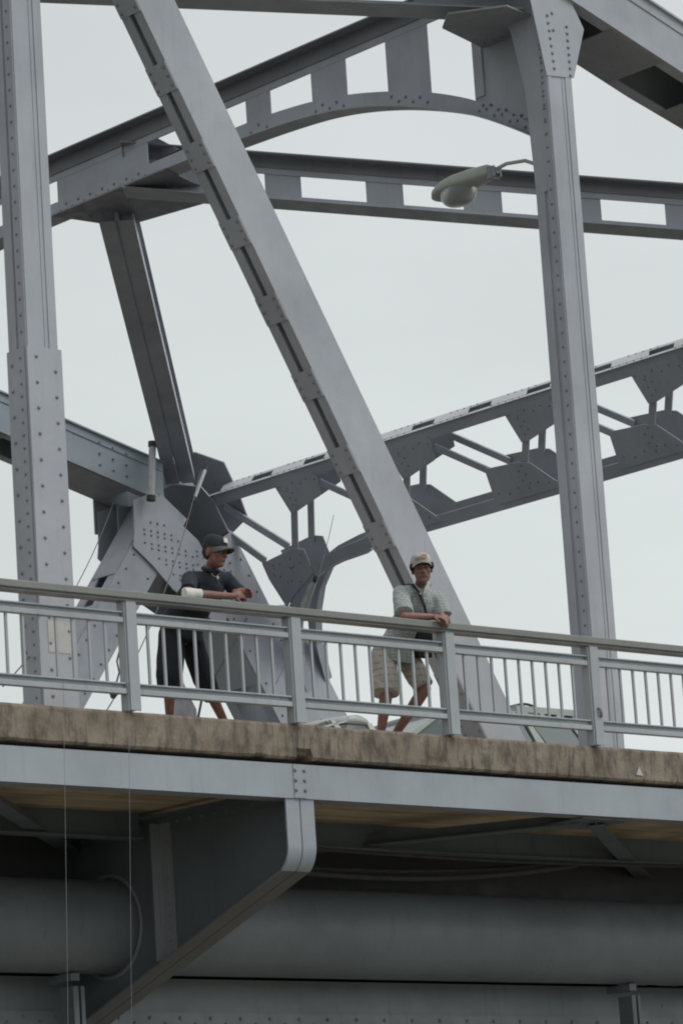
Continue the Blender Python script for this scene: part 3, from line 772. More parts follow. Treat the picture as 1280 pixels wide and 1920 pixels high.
gm, N, L, B = mat_new('lamp_bowl_glass'); B.inputs['Base Color'].default_value = (.30, .325, .32, 1); B.inputs['Roughness'].default_value = .35
B.inputs['Transmission Weight'].default_value = .35
b = MB(); n = 26; vs = []; fs = []
for j in range(9):
    a = j / 8 * math.pi / 2; rr = max(.19*math.cos(a)**.62, .004); zz = 7.535 - .185*math.sin(a)
    for i in range(n): q = 2*math.pi*i/n; vs.append((7.6 + rr*math.cos(q), 5.27 + rr*math.sin(q)*1.32, zz))
for j in range(8):
    for i in range(n): fs.append([j*n+i, (j+1)*n+i, (j+1)*n+(i+1) % n, j*n+(i+1) % n][::-1])
b.add(vs, fs, True); b.add(vs[-n:], [list(range(n))])
part(b, 'glass_bowl', gm, parent=LP)
b = MB().ell((7.6, 5.27, 7.43), (.045, .10, .045)); part(b, 'bulb', plain('bulb_white', (.6, .6, .56), .4), parent=LP)
b = MB().ell((7.6, 5.25, 7.50), (.15, .16, .03)); part(b, 'reflector', plain('reflector_grey', (.3, .3, .29), .3), parent=LP)

# ------------------------------------------------------------------ light tubes and wires of the bridge illumination
TUBEM = plain('tube_plastic', (.5, .5, .52), .4)
def light_tube(A, B_, r, label):
    A = V(A); B_ = V(B_); t = (B_ - A).normalized()
    o = empty('light_tube', A, label, 'light tube', 'decorative light tubes')
    MB().tube([A, B_], r, 12).build('tube_body', TUBEM, o)
    MB().tube([A - t*.03, A + t*.05], r*1.25, 12).build('end_cap', CAB, o)
    MB().tube([B_ - t*.05, B_ + t*.03], r*1.25, 12).build('end_cap', CAB, o)
light_tube((13.75, 18.66, 7.22), (13.84, 18.66, 8.08), .055, 'upright pale light tube on the far top chord')
light_tube((14.58, 18.66, 7.28), (14.86, 18.66, 7.82), .03, 'leaning pale light tube at the far portal corner')
light_tube(pp(17.98, 2.3, -.14), pp(17.42, 1.86, -.14), .03, 'pale light tube following the curved portal knee')
WIREM = plain('black_wire', (.05, .05, .05), .6)
def wire(pts, r, label, k=0):
    o = MB().tube(pts, r, 6).build_at('wire', WIREM, pts[0]); tag(o, label, 'wire', 'wires of the bridge lighting')
wire(sag((14.70, 18.6, 7.75), (-1.62, .85, .02), .35), .007, 'long dark wire from the far portal corner crossing behind the left man')
wire(sag((12.98, 18.6, 7.08), (-2.52, 1.0, .35), .25), .007, 'dark wire from the far top chord crossing before the left column')
wire(sag(pp(16.45, 1.0, -.12), (.62, 1.0, .55), .2), .0045, 'thin wire from the portal frame down towards the middle post')
wire([(.42, 1.1, 1.2), (.1, 1.1, .76), (-.18, 1.1, .40), (-.24, 1.1, .21), (-.30, 1.1, -.01)], .012, 'bent dark wire right of the left man by the railing')

# small dark lamp socket dangling by a wire, left of the first post
SK = empty('lamp_socket', (-1.27, 1.0, .40), 'small dark lamp socket dangling behind the railing beside the left post', 'lamp socket')
MB().tube([(-1.25, 1.0, .47), (-1.26, 1.0, .44), (-1.285, 1.0, .37), (-1.30, 1.0, .32)], [.018, .04, .045, .02], 10).build('socket_body', WIREM, SK)
MB().tube([(-1.25, 1.0, .46), (-1.21, 1.0, .56), (-1.23, 1.0, .66), (-1.18, 1.0, .80)], .008, 6).build('socket_wire', WIREM, SK)
MB().tube([(-1.285, 1.0, .37), (-1.36, 1.0, .40), (-1.38, 1.0, .46)], .009, 6).build('socket_hook', WIREM, SK)

# ------------------------------------------------------------------ fishing lines
LINEM = plain('nylon_line', (.24, .25, .25), .4, .05)
for (x, z0, dx, lab) in ((-2.666, .24, .0453, 'pale fishing line hanging from the railing at far left'), (-1.957, .24, .0558, 'pale fishing line hanging left of the bracket, below the left man')):
    A = V((x, -.05, z0)); B_ = V((x - dx*(z0 + 7.58), -.05, -7.58))
    o = MB().tube([A, A.lerp(B_, .5), B_], .0020, 5).build_at('fishing_line', LINEM, A)
    tag(o, lab, 'fishing line', 'fishing lines')

# ------------------------------------------------------------------ people
def bake(mb, name, mats, parent, loc, voxel=.008, smooth=3, pick=None, disp=None, thin=None):
    """fuse overlapping shapes into one continuous skin"""
    loc = V(loc); me = bpy.data.meshes.new(name + '_raw')
    me.from_pydata([p - loc for p in mb.v], [], mb.f); me.update()
    t = bpy.data.objects.new('raw', me); COL.objects.link(t)
    r = t.modifiers.new('r', 'REMESH'); r.mode = 'VOXEL'; r.voxel_size = voxel
    if smooth:
        s = t.modifiers.new('s', 'SMOOTH'); s.factor = .5; s.iterations = smooth
    dg = bpy.context.evaluated_depsgraph_get(); dg.update()
    nm = bpy.data.meshes.new_from_object(t.evaluated_get(dg)); nm.name = name
    bpy.data.objects.remove(t); bpy.data.meshes.remove(me)
    if disp:
        for v in nm.vertices:
            v.co += v.normal * disp(v.co + loc)
    nm.materials.clear()
    for m_ in mats: nm.materials.append(m_)
    nm.polygons.foreach_set('use_smooth', [True] * len(nm.polygons))
    if pick:
        for p in nm.polygons: p.material_index = pick(p.center + loc, p.normal)
    nm.update()
    o = bpy.data.objects.new(name, nm); COL.objects.link(o)
    if parent: o.parent = parent
    else: o.location = loc
    return o

def limb(mb, pts, rs):
    for (a, ra), (b, rb) in zip(zip(pts, rs), list(zip(pts, rs))[1:]): mb.cap(a, b, ra, rb)

def hand(mb, wrist, direc, palm_n, side, curl=.8, s=1.0):
    """direc: wrist to knuckles, palm_n: out of the palm, side: +1 thumb on direc x palm_n"""
    d = V(direc).normalized(); p = V(palm_n); p = (p - d*p.dot(d)).normalized(); r = d.cross(p) * side
    w = V(wrist)
    mb.ell(w + d*.048*s, (.050*s, .040*s, .018*s), (d, r, p), 14, 10)
    mb.cap(w - d*.01, w + d*.03*s, .025*s, .027*s)
    for i, (off, ln) in enumerate(((.030, .078), (.010, .088), (-.011, .082), (-.031, .064))):
        k = w + d*(.088 - .004*abs(i - 1.2))*s + r*off*s
        a = .35*curl + .08*i; q = k; L_ = (ln*.45, ln*.32, ln*.25)
        ang = a; pr = .0105
        for j, l in enumerate(L_):
            dirn = (d*math.cos(ang) + p*math.sin(ang) + r*off*.8).normalized()
            q2 = q + dirn*l*s; mb.cap(q, q2, (pr - .0008*j)*s, (pr - .0008*(j+1))*s, 10); q = q2; ang += .75*curl
    b = w + d*.025*s + r*.034*s; m1 = b + (d*.7 + r*.55 + p*.35).normalized()*.040*s; m2 = m1 + (d*.9 + r*.05 + p*.45).normalized()*.032*s
    mb.cap(b, m1, .0135*s, .0115*s, 10); mb.cap(m1, m2, .0115*s, .0095*s, 10)

def foot(mb, ankle, direc, s=1.0):
    a = V(ankle); d = V(direc); d.z = 0; d.normalize()
    mb.cap(a + V((0, 0, 0)), a + V((0, 0, -.05)) - d*.025, .036*s, .034*s)
    mb.cap(a + V((0, 0, -.055)) - d*.03, a + V((0, 0, -.065)) + d*.13, .032*s, .022*s)
    r = d.cross(V((0, 0, 1)))
    for i in range(5):
        q = a + V((0, 0, -.072)) + d*(.125 - .008*i) + r*(.03 - .015*i); mb.cap(q, q + d*.045, .014, .011, 8)

def head(mb, c, f, up=(0, 0, 1), s=1.0):
    """adult head: skull, jaw, brow, nose, lips, ears. returns local axes"""
    f = V(f).normalized(); u = (V(up) - f*V(up).dot(f)).normalized(); r = f.cross(u)
    c = V(c); A = lambda x, y, z: c + r*x*s + f*y*s + u*z*s
    mb.ell(A(0, -.008, .03), (.076*s, .096*s, .088*s), (r, f, u), 18, 14)
    mb.ell(A(0, .022, -.035), (.064*s, .066*s, .082*s), (r, f, u), 16, 12)
    mb.ell(A(0, .052, -.088), (.033*s, .030*s, .026*s), (r, f, u), 12, 10)     # chin
    mb.cap(A(-.032, .078, .022), A(.032, .078, .022), .014*s, .014*s)           # brow
    mb.cap(A(0, .088, .012), A(0, .104, -.026), .009*s, .015*s, 10)             # nose
    mb.cap(A(-.012, .092, -.03), A(.012, .092, -.03), .010*s, .010*s, 10)
    for sx_ in (-1, 1):
        mb.ell(A(.043*sx_, .060, -.022), (.022*s, .020*s, .022*s), (r, f, u), 12, 8)   # cheek
        mb.ell(A(.076*sx_, -.008, -.005), (.009*s, .020*s, .033*s), (r, f, u), 12, 8)   # ear
        mb.ell(A(.030*sx_, .078, .004), (.014*s, .011*s, .009*s), (r, f, u), 10, 8)     # eye ball
    mb.cap(A(-.020, .083, -.052), A(.020, .083, -.052), .0075*s, .0075*s, 10)   # lips
    mb.cap(A(-.016, .081, -.063), A(.016, .081, -.063), .0085*s, .0085*s, 10)
    return A, f, u, r

def skin_pick(A, s=1.0):
    eyes = [A(.030, .089, .004), A(-.030, .089, .004)]; brow = [A(.030, .088, .026), A(-.030, .088, .026)]
    r = (A(1, 0, 0) - A(0, 0, 0)).normalized(); m0 = A(0, .09, -.0575); u = (A(0, 0, 1) - A(0, 0, 0)).normalized()
    def f(p, n):
        if p.z < 1.3: return 0
        for e in eyes:
            q = p - e
            if abs(q.dot(r)) < .015 and abs(q.dot(u)) < .006 and q.length < .02: return 1
        for e in brow:
            q = p - e
            if abs(q.dot(r)) < .022 and abs(q.dot(u)) < .005 and q.length < .03: return 1
        q = p - m0
        if abs(q.dot(r)) < .023 and abs(q.dot(u)) < .012 and q.length < .03: return 2
        return 0
    return f

def cap_mesh(A, f, u, r, s, front, crown_h=.115):
    """baseball cap: crown and a curved peak"""
    b = MB(); n = 28; vs = []; fs = []
    for j in range(9):
        a = j/8*math.pi/2*.98
        for i in range(n):
            q = 2*math.pi*i/n
            rr = math.cos(a)**.62
            vs.append(A(.085*rr*math.cos(q), -.006 + .104*rr*math.sin(q), .042 + crown_h*math.sin(a)**1.05*(1 - .06*math.sin(q))))
    for j in range(8):
        for i in range(n): fs.append([j*n+i, j*n+(i+1) % n, (j+1)*n+(i+1) % n, (j+1)*n+i])
    b.add(vs, fs, True); b.add(vs[-n:], [list(range(n))], True); b.add(vs[:n], [list(range(n))[::-1]])
    b.ell(A(0, -.006, .042 + crown_h), (.009, .009, .005), (r, f, u), 8, 6)
    return b
def peak_mesh(A, front=.085, droop=.03, half=.078):
    b = MB(); m = 14; k = 7; vs = []; fs = []
    for lay in (0, 1):
        for j in range(k):
            t = j/(k-1)
            for i in range(m + 1):
                x = -1 + 2*i/m
                y0 = -.006 + .104*math.sqrt(max(0, 1 - (x*half/.085)**2))
                ext = front*math.sqrt(max(0, 1 - abs(x)**2.6))
                z = .046 - droop*t - .028*x*x*(.4 + .6*t) - lay*.006
                vs.append(A(x*half*(1 - .05*t), y0 - .012 + (ext + .012)*t, z))
    w_ = m + 1; o2 = k*w_
    for j in range(k-1):
        for i in range(m):
            a = j*w_+i; fs.append([a, a+1, a+1+w_, a+w_]); fs.append([o2+a, o2+a+w_, o2+a+w_+1, o2+a+1])
    for i in range(m):
        a = (k-1)*w_+i; fs.append([a, a+1, o2+a+1, o2+a])
        a = i; fs.append([a, o2+a, o2+a+1, a+1])
    return b.add(vs, fs, True)

def skin_mat(name, c):
    m, N, L, B = mat_new(name); co = N.new('ShaderNodeTexCoord').outputs['Object']
    L.new(ramp(N, L, nz(N, L, co, 24, 4), [(.3, tuple(x*.85 for x in c)), (.7, tuple(x*1.15 for x in c))]), B.inputs['Base Color'])
    B.inputs['Roughness'].default_value = .5; B.inputs['Subsurface Weight'].default_value = .08; B.inputs['Subsurface Radius'].default_value = (.01, .004, .002)
    return m
def cloth_mat(name, c, c2=None, scale=(1, 1, 1), width=.5, c3=None, rough=.9):
    """woven cloth, optional check of bands in two directions"""
    m, N, L, B = mat_new(name); co = N.new('ShaderNodeTexCoord').outputs['Object']
    base = ramp(N, L, nz(N, L, co, 8, 4), [(.3, tuple(x*.85 for x in c)), (.7, tuple(x*1.12 for x in c))])
    if c2:
        def band(axis, sc, thr, soft=.04):
            wv = N.new('ShaderNodeTexWave'); wv.bands_direction = axis; wv.inputs['Scale'].default_value = sc; wv.inputs['Distortion'].default_value = 1.2
            wv.inputs['Detail'].default_value = 1; wv.inputs['Detail Scale'].default_value = 1.5
            L.new(co, wv.inputs[0]); return ramp(N, L, wv.outputs[0], [(thr, 0.), (min(1, thr + soft), 1.)])
        base = mix(N, L, band('Z', scale[2], width, .12), base, c2)
        if c3: base = mix(N, L, band('X', scale[0], width + .06, .12), base, c3)
    L.new(base, B.inputs['Base Color']); B.inputs['Roughness'].default_value = rough
    bump(N, L, B, nz(N, L, co, 16, 4, .6), .8, .012)
    return m
def wrinkle(amp, sc=9):
    return lambda p: amp*(noise.noise(V((p.x*sc, p.y*sc, p.z*sc*.55))) + .6*noise.noise(V((p.x*sc*2.1, p.y*sc*2.1 + 9, p.z*sc*1.2))))
def cone_end(mb, a, b, ra, rb, n=18):
    """sleeve or trouser end, cut flat"""
    return mb.tube([a, V(a).lerp(V(b), .5), b], [ra, (ra+rb)/2, rb], n)

SKIN_A = skin_mat('skin_tanned', (.20, .092, .07)); SKIN_B = skin_mat('skin_brown', (.235, .115, .09))
DARK_HAIR = plain('black_hair', (.012, .011, .011), .7, .2, 40)
LIPS_A = skin_mat('lips_dark', (.17, .075, .06)); EYE = plain('eye_dark', (.02, .015, .013), .3, bmp=0)
NAVY = cloth_mat('navy_cotton', (.018, .023, .034)); NAVY_T = cloth_mat('navy_trousers', (.010, .013, .022))
CAPG = cloth_mat('grey_cap', (.024, .027, .028)); CAPP = cloth_mat('grey_cap_peak', (.095, .105, .105)); CAPW = cloth_mat('pale_cap', (.42, .40, .375)); WHITE = cloth_mat('white_cloth', (.66, .65, .60))
ORANGE = cloth_mat('orange_print', (.40, .22, .15)); GREYPR = cloth_mat('grey_print', (.27, .29, .28))
PLAID = cloth_mat('plaid_shirt', (.37, .405, .39), (.245, .275, .27), (7, 1, 10.5), .64, (.27, .30, .295))
KHAKI = cloth_mat('plaid_shorts', (.41, .38, .335), (.31, .275, .24), (6, 1, 4.8), .72, (.40, .38, .345))
COLLAR = cloth_mat('pale_collar', (.46, .51, .48)); SACKM = cloth_mat('pale_sack', (.52, .53, .60)); BAGM = cloth_mat('black_bag', (.014, .014, .018))

# ---- left man: navy shirt, leaning with both forearms on the rail
def man_left():
    O = V((-.78, .60, 0)); b = MB()
    hc = (-.765, .10, 1.52); fdir = V((.16, -.97, -.10))
    A, f, u, r = head(b, hc, fdir, (.05, -.12, 1), 1.2)
    nb = V((-.755, .20, 1.375))
    b.cap(nb, A(0, -.015, -.055), .056, .052)
    shl, shr = V((-.985, .215, 1.285)), V((-.56, .21, 1.315))
    ch, wa, pe = V((-.76, .26, 1.22)), V((-.79, .42, 1.03)), V((-.82, .57, .86))
    b.ell(ch, (.155, .10, .14)); limb(b, [ch, wa, pe], [.115, .105, .115]); b.cap(shl, shr, .05, .05); b.cap(nb, ch, .06, .09)
    el, wr = V((-1.165, .025, 1.105)), V((-.69, -.015, 1.11))
    limb(b, [shl, el], [.048, .042]); limb(b, [el, V((-1.02, .012, 1.105)), wr], [.043, .042, .029])
    er, wr2 = V((-.44, .14, 1.15)), V((-.60, .045, 1.165))
    limb(b, [shr, er], [.048, .043]); limb(b, [er, wr2], [.042, .029])
    hand(b, wr, (.95, -.05, .25), (-.1, .75, -.3), -1, 1.15, 1.15)
    hand(b, wr2, (.93, -.20, .0), (.1, -.8, -.3), 1, 1.2, 1.15)
    # legs
    la, lk, lan = V((-.92, .58, .85)), V((-1.03, .52, .46)), V((-.985, .60, .09))
    ra, rk, ran = V((-.72, .57, .85)), V((-.60, .56, .47)), V((-.25, .70, .09))
    limb(b, [la, lk, lk.lerp(lan, .3), lan], [.085, .058, .056, .036]); limb(b, [ra, rk, rk.lerp(ran, .3), ran], [.085, .058, .056, .036])
    foot(b, lan, (-.1, -1, 0)); foot(b, ran, (.4, -1, 0))
    man = bake(b, 'person', [SKIN_A, EYE, LIPS_A], None, O, .0065, 2, skin_pick(A))
    tag(man, 'man in a dark navy shirt and grey cap leaning forearms on the rail, hands clasped', 'person')
    # shirt
    s = MB()
    s.ell(ch, (.185, .125, .16)); limb(s, [V((-.77, .25, 1.25)), V((-.79, .40, 1.05)), V((-.81, .49, .96))], [.135, .140, .15])
    s.cap(V((-.93, .225, 1.285)), V((-.60, .22, 1.315)), .078, .078); s.cap(nb + V((0, .035, -.085)), ch, .088, .12)
    s.ell((-.80, .49, .96), (.175, .145, .10)); s.cap((-.90, .34, 1.15), (-.94, .50, .97), .115, .125); cone_end(s, (-.81, .50, .98), (-.825, .555, .83), .165, .185)
    cone_end(s, shl, shl.lerp(el, .80), .072, .074); s.ell(shl, (.075, .075, .075)); cone_end(s, shr, shr.lerp(er, .78), .072, .074); s.ell(shr, (.075, .075, .075))
    bake(s, 'shirt', [NAVY], man, O, .009, 3, None, wrinkle(.007))
    c = MB(); pts = []
    for i in range(15):
        a = R(-250) + R(320)*i/14; pts.append(nb + V((.066*math.cos(a), .066*math.sin(a) - .008 - (.03 if math.sin(a) < -.7 else 0), .008 + .03*math.sin(a))))
    c.tube(pts, [.017]*15, 8); c.build('collar', NAVY, man)
    # trousers, three quarter length, wide
    t = MB(); t.ell((-.82, .56, .86), (.185, .145, .10))
    cone_end(t, (-.81, .54, .95), (-.82, .57, .80), .155, .175)
    limb(t, [la, lk], [.125, .118]); cone_end(t, lk + V((0, 0, .06)), lk.lerp(lan, .42), .115, .100)
    limb(t, [ra, rk], [.12, .10]); cone_end(t, rk + V((-.01, 0, .05)), rk.lerp(ran, .42), .10, .088)
    bake(t, 'trousers', [NAVY_T], man, O, .009, 3, None, wrinkle(.010, 6))
    cap_mesh(A, f, u, r, 1, 0, .098).build('cap', CAPG, man)
    peak_mesh(A, .080, .022).build('cap_peak', CAPP, man)
    bd = MB(); bd.prism([A(-.020, .098, .070), A(.020, .098, .070), A(.018, .088, .105), A(-.018, .088, .105)], f*.012)
    bd.build('cap_badge', WHITE, man)
    hr = MB(); hr.ell(A(0, -.022, .012), (.095, .106, .088), (r, f, u)); hr2 = bake(hr, 'hair', [DARK_HAIR], man, O, .008, 1)
    for v in hr2.data.vertices:                                     # keep it off the face
        q = v.co + O - A(0, 0, 0)
        if q.dot(f) > -.008: v.co += f * (-.008 - q.dot(f))
    sl_ = MB(); cone_end(sl_, (-1.21, .035, 1.106), (-1.035, .008, 1.103), .054, .048); 
    bake(sl_, 'elbow_wrap', [WHITE], man, O, .008, 2, None, wrinkle(.004, 14))
    nl = MB().tube(sag((-.80, .14, 1.36), (-.71, .115, 1.36), .05, 12), .004, 6); nl.ell((-.752, .10, 1.295), (.014, .008, .016)); nl.build('necklace', plain('pale_metal', (.5, .5, .48), .4), man)
    # sack standing between his feet
    k = MB(); 
    k.ell((-.66, .80, .17), (.135, .11, .20)); k.cap((-.67, .80, .2), (-.725, .80, .46), .11, .07); k.cap((-.725, .80, .46), (-.745, .80, .62), .065, .025)
    k.cap((-.57, .80, .07), (-.76, .80, .07), .07, .07)
    o = bake(k, 'sack', [SACKM], None, (-.70, .80, 0), .012, 4, None, wrinkle(.016, 10)); tag(o, "pale lilac grey sack standing behind the left man's legs", 'sack')
man_left()

# ---- right man: pale cap, checked shirt and shorts, facing the camera
def man_right():
    O = V((1.75, .6, 0)); b = MB()
    hc = (1.758, .11, 1.585); fdir = V((-.62, -.77, -.10))
    A, f, u, r = head(b, hc, fdir, (-.06, 0, 1), 1.2)
    nb = V((1.815, .20, 1.455))
    b.cap(nb, A(0, -.02, -.055), .058, .054)
    shl, shr = V((1.60, .25, 1.365)), V((2.02, .22, 1.345))
    ch, wa, pe = V((1.83, .27, 1.29)), V((1.77, .44, 1.07)), V((1.75, .57, .88))
    b.ell(ch, (.15, .10, .14)); limb(b, [ch, wa, pe], [.115, .105, .115]); b.cap(shl, shr, .05, .05); b.cap(nb, ch, .06, .09)
    el, wr = V((1.455, .07, 1.105)), V((1.72, -.035, 1.10))
    limb(b, [shl, el], [.048, .043]); limb(b, [el, wr], [.044, .030])
    er, wr2 = V((2.02, .13, 1.13)), V((1.83, -.035, 1.13))
    limb(b, [shr, er], [.048, .043]); limb(b, [er, wr2], [.043, .030])
    hand(b, wr, (.45, -.80, -.28), (-.1, .35, -1), -1, .8, 1.15)
    hand(b, wr2, (-.42, -.70, -.50), (.1, .5, -1), 1, .85, 1.15)
    la, lk, lan = V((1.65, .58, .86)), V((1.565, .50, .47)), V((1.53, .58, .09))
    ra, rk, ran = V((1.87, .55, .86)), V((1.925, .36, .50)), V((1.735, .60, .10))
    limb(b, [la, lk, lk.lerp(lan, .3), lan], [.088, .060, .060, .038]); limb(b, [ra, rk, rk.lerp(ran, .3), ran], [.088, .060, .060, .038])
    foot(b, lan, (-.3, -1, 0)); foot(b, ran, (-.5, -.8, 0))
    man = bake(b, 'person', [SKIN_B, EYE, LIPS_A], None, O, .0065, 2, skin_pick(A))
    tag(man, 'man in a pale cap, checked shirt and shorts leaning crossed arms on the rail', 'person')
    s = MB(); s.ell(ch, (.18, .125, .16)); limb(s, [V((1.82, .26, 1.32)), V((1.77, .42, 1.09)), V((1.755, .50, .97))], [.135, .140, .15])
    s.cap(V((1.655, .25, 1.37)), V((1.96, .23, 1.35)), .08, .08); s.cap(nb + V((0, .035, -.085)), ch, .09, .12)
    s.ell((1.76, .50, .98), (.175, .145, .10)); cone_end(s, (1.755, .50, 1.0), (1.75, .555, .78), .16, .19)
    cone_end(s, shl, shl.lerp(el, .90), .080, .094); s.ell(shl, (.082, .082, .082)); cone_end(s, shr, shr.lerp(er, .86), .080, .092); s.ell(shr, (.08, .08, .08))
    bake(s, 'shirt', [PLAID], man, O, .009, 3, None, wrinkle(.008))
    c = MB()
    for sx_ in (-1, 1):
        q = lambda x, y, z: nb + r*x + f*y + V((0, 0, z))
        c.prism([q(.006*sx_, .118, -.105), q(.066*sx_, .118, -.070), q(.098*sx_, .06, -.005), q(.088*sx_, -.02, .035), q(.060*sx_, .045, .012), q(.026*sx_, .092, -.035)], f*.012)
    c.build('collar', COLLAR, man)
    t = MB(); t.ell((1.76, .56, .86), (.18, .145, .10)); cone_end(t, (1.76, .54, .93), (1.755, .56, .80), .15, .17)
    limb(t, [la + V((-.02, 0, 0)), lk.lerp(la, .3)], [.115, .12]); cone_end(t, lk.lerp(la, .45), lk + V((-.015, 0, -.02)), .122, .128)
    limb(t, [ra, rk.lerp(ra, .3)], [.11, .11]); cone_end(t, rk.lerp(ra, .5), rk.lerp(ra, .06), .108, .098)
    bake(t, 'shorts', [KHAKI], man, O, .009, 3, None, wrinkle(.009, 7))
    cap_mesh(A, f, u, r, 1, 0, .088).build('cap', CAPW, man)
    peak_mesh(A, .078, .002, .082).build('cap_peak', CAPW, man)
    bd = MB(); bd.prism([A(-.045, .092, .075), A(.0, .1, .075), A(-.002, .085, .108), A(-.040, .078, .108)], f*.012); bd.build('cap_print', ORANGE, man)
    bd = MB(); bd.prism([A(.012, .1, .080), A(.058, .085, .080), A(.055, .075, .094), A(.012, .092, .094)], f*.012); bd.build('cap_print', GREYPR, man)
    hr = MB(); hr.ell(A(0, -.022, .012), (.104, .108, .090), (r, f, u))
    for sx_ in (-1, 1): hr.ell(A(.080*sx_, .012, .022), (.020, .030, .040), (r, f, u))
    h = bake(hr, 'hair', [DARK_HAIR], man, O, .007, 1)
    # shoulder bag hanging in front of his hip
    bag = empty('shoulder_bag', (1.93, .40, 1.0), "black shoulder bag hanging at the checked shirt man's hip", 'bag')
    g = MB(); g.prism([(1.84, .325, .80), (2.02, .325, .80), (2.03, .325, 1.06), (1.83, .325, 1.06)], (0, .085, 0)); g.prism([(1.835, .31, .94), (2.025, .31, .94), (2.03, .31, 1.07), (1.83, .31, 1.07)], (0, .014, 0))
    g.build('bag_body', BAGM, bag, .012)
    st = MB(); 
    path = [V((1.86, .35, 1.06)), V((1.80, .13, 1.15)), V((1.755, .115, 1.25)), V((1.715, .125, 1.36)), V((1.69, .18, 1.452)), V((1.69, .26, 1.46))]
    for p, q in zip(path, path[1:]): st.bar(p, q, .034, .006, (q - p).cross(V((1, 0, 0))))
    st.build('strap', BAGM, bag)
man_right()
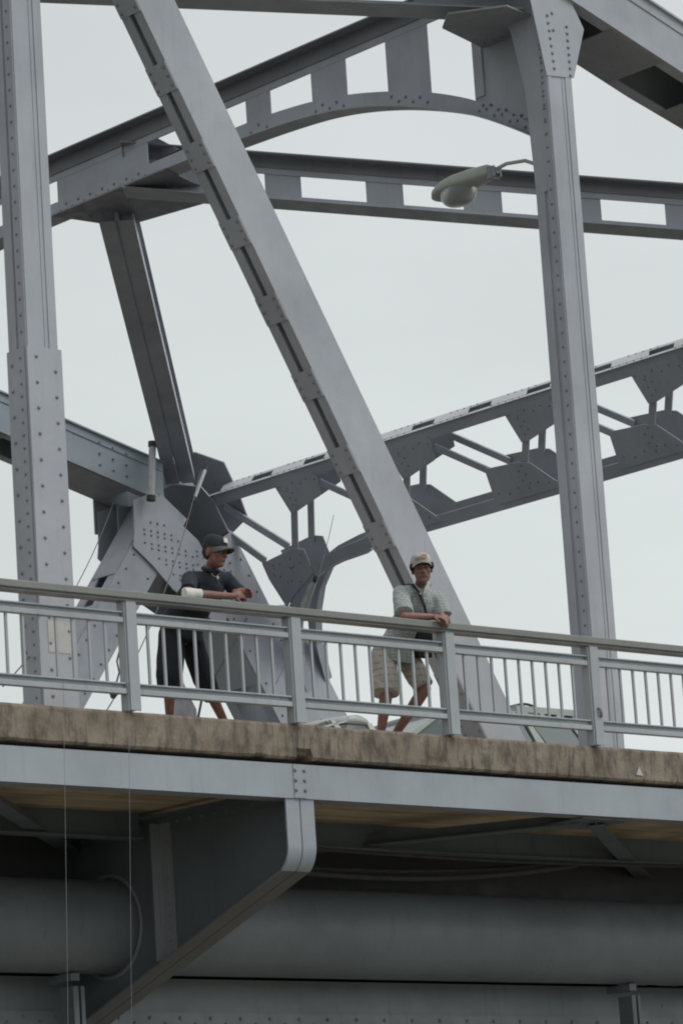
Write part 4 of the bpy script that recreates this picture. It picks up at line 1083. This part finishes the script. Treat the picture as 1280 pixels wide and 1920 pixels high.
# ------------------------------------------------------------------ vehicles on the road behind the truss
GLASSM, N, L, B = mat_new('car_glass'); B.inputs['Base Color'].default_value = (.16, .20, .195, 1); B.inputs['Roughness'].default_value = .08; B.inputs['Specular IOR Level'].default_value = .8
RUBBER = plain('tyre_rubber', (.02, .02, .02), .85)
def car(name, label, cat, x0, x1, ya, yb, zb, belt, roof, xs, paintm, xm):
    """xs: windscreen base, roof front, roof rear, rear window base"""
    o = empty(name, ((x0 + x1)/2, (ya + yb)/2, -.05), label, cat)
    w0, r0, r1, w1 = xs; ins = .10
    b = MB()
    side = [(x0, zb + .05), (x0 + .05, zb + .32), (x0 + .25, belt - .16), (w0, belt), (w1, belt), (x1 - .06, belt - .03), (x1, zb + .4), (x1 - .03, zb)]
    b.prism([(x, ya, z) for x, z in side] + [(x0 + .1, ya, zb)], (0, yb - ya, 0))
    rf = MB()
    n = 10; 
    rows = []
    for i in range(n + 1):
        t = i/n; x = r0 + (r1 - r0)*t; zc = roof - .02 + .05*math.sin(math.pi*min(1, t*1.0 + .05)) - (.03 if i in (0, n) else 0)
        rows.append([(x, ya + ins + (yb - ya - 2*ins)*k/8, zc + .035*math.sin(math.pi*k/8)) for k in range(9)])
    vs = [p for rw in rows for p in rw]; vs += [(x, y, roof - .07) for rw in rows for (x, y, z) in rw]
    m = 9; o2 = (n+1)*m; fs = []
    for i in range(n):
        for k in range(8): a = i*m+k; fs.append([a, a+m, a+m+1, a+1]); fs.append([o2+a, o2+a+1, o2+a+m+1, o2+a+m])
        for k in (0, 8): a = i*m+k; q = [a, o2+a, o2+a+m, a+m]; fs.append(q if k == 0 else q[::-1])
    for k in range(8): fs.append([k, k+1, o2+k+1, o2+k]); a = n*m+k; fs.append([a, o2+a, o2+a+1, a+1])
    rf.add(vs, fs, True)
    body = b.build('body', paintm, o, .05); rf.build('roof', paintm, o)
    ins2 = .015
    P = lambda x, y, z: V((x, y, z))
    # pillars
    for (xa, za, xb, zb_) in ((w0, belt, r0, roof - .05), (xm + .05, belt, xm - .10, roof - .05), (w1, belt, r1, roof - .05)):
        for y, yi, sg in ((ya + .01, ya + ins, 1), (yb - .01, yb - ins, -1)):
            pl = MB().prism([P(xa - .07, y, za), P(xa + .07, y, za), P(xb + .03, yi, zb_), P(xb - .03, yi, zb_)], (0, .04*sg, 0)); pl.build('pillar', paintm, o)
    # windscreen, rear window, side windows
    q = MB().prism([P(w0 + .03, ya + .05, belt), P(w0 + .03, yb - .05, belt), P(r0 + .02, yb - ins - .03, roof - .04), P(r0 + .02, ya + ins + .03, roof - .04)], (.02, 0, -.01)); q.build('windscreen', GLASSM, o)
    q = MB().prism([P(w1 - .03, ya + .05, belt), P(w1 - .03, yb - .05, belt), P(r1 - .02, yb - ins - .03, roof - .04), P(r1 - .02, ya + ins + .03, roof - .04)], (-.02, 0, -.01)); q.build('rear_window', GLASSM, o)
    xm0, xm1 = xm + .05, xm - .10
    for y, yi, sg in ((ya + .03, ya + ins + .02, 1), (yb - .03, yb - ins - .02, -1)):
        for (xa, xb, xc, xd) in ((w0 + .05, xm0 - .11, xm1 - .07, r0 + .04), (xm0 + .11, w1 - .08, r1 - .06, xm1 + .07)):
            MB().prism([P(xa, y, belt + .01), P(xb, y, belt + .01), P(xc, yi, roof - .06), P(xd, yi, roof - .06)], (0, .012*sg, 0)).build('window', GLASSM, o)
    for xx in (x0 + .55, x1 - .55):
        for y, sg in ((ya - .01, 1), (yb + .01, -1)):
            wv = MB().tube([(xx, y, zb + .12), (xx, y + .17*sg, zb + .12)], .29, 24).build('wheel', RUBBER, o)
            MB().tube([(xx, y - .006*sg, zb + .12), (xx, y + .02*sg, zb + .12)], .17, 20).build('rim', plain('rim_grey', (.35, .35, .36), .4), wv)
    for yy in (ya + .12, yb - .32): MB().box(x0 - .005, x0 + .1, yy, yy + .2, zb + .28, zb + .40).build('headlight', plain('lamp_lens', (.6, .6, .58), .2), o)
    MB().box(x0 - .02, x0 + .06, ya + .05, yb - .05, zb + .02, zb + .16).build('bumper', RUBBER, o)
    return o
SAGE = paint('sage_car_paint', (.40, .45, .42), amt=.15, rust=.03, rough=.35); WHITEP = paint('white_car_paint', (.56, .58, .55), amt=.15, rust=.03, rough=.35)
car('parked_car', 'pale sage green car with a slatted roof basket behind the diagonal', 'car', 5.56, 8.75, 4.75, 6.25, .12, .96, 1.33, (5.76, 6.38, 8.34, 8.58), SAGE, 7.74)
car('parked_car', 'white car whose low roof shows between the middle post and the right man', 'car', 1.9, 5.46, 4.8, 6.25, .10, .86, 1.155, (3.95, 5.0, 5.33, 5.40), WHITEP, 4.9)
rk = empty('roof_basket', (7.9, 5.3, 1.30), 'pale slatted basket lying on the roof of the sage green car', 'basket')
b = MB(); zb0 = 1.25
b.box(7.50, 8.46, 4.84, 4.87, zb0 + .10, zb0 + .17); b.box(7.50, 8.46, 4.84, 4.87, zb0 - .02, zb0 + .02)
for x in (7.50, 7.60, 7.86, 8.12, 8.38): b.box(x, x + .07, 4.84, 4.87, zb0 + .02, zb0 + .10)
b.box(7.50, 8.46, 5.9, 5.93, zb0 - .02, zb0 + .17); b.box(7.50, 7.53, 4.87, 5.9, zb0 - .02, zb0 + .17); b.box(8.43, 8.46, 4.87, 5.9, zb0 - .02, zb0 + .17)
b.build('basket_frame', SAGE, rk)
MB().box(7.54, 8.42, 4.90, 5.88, zb0 - .02, zb0 + .11).build('load', plain('dark_load', (.04, .045, .045), .8), rk)
pts = [V((7.3, 5.0, zb0 + .17)), V((7.55, 5.0, zb0 + .18)), V((7.72, 5.0, zb0 + .22))] + [V((7.85 + .09*math.cos(a), 5.0 + .05*math.sin(a), zb0 + .20 + .04*math.sin(a))) for a in [R(180 - i*30) for i in range(11)]]
o = MB().tube(pts, .016, 8).build_at('rope', WIREM, (7.6, 5.0, zb0 + .17)); tag(o, 'short coil of dark rope on top of the roof basket', 'rope')
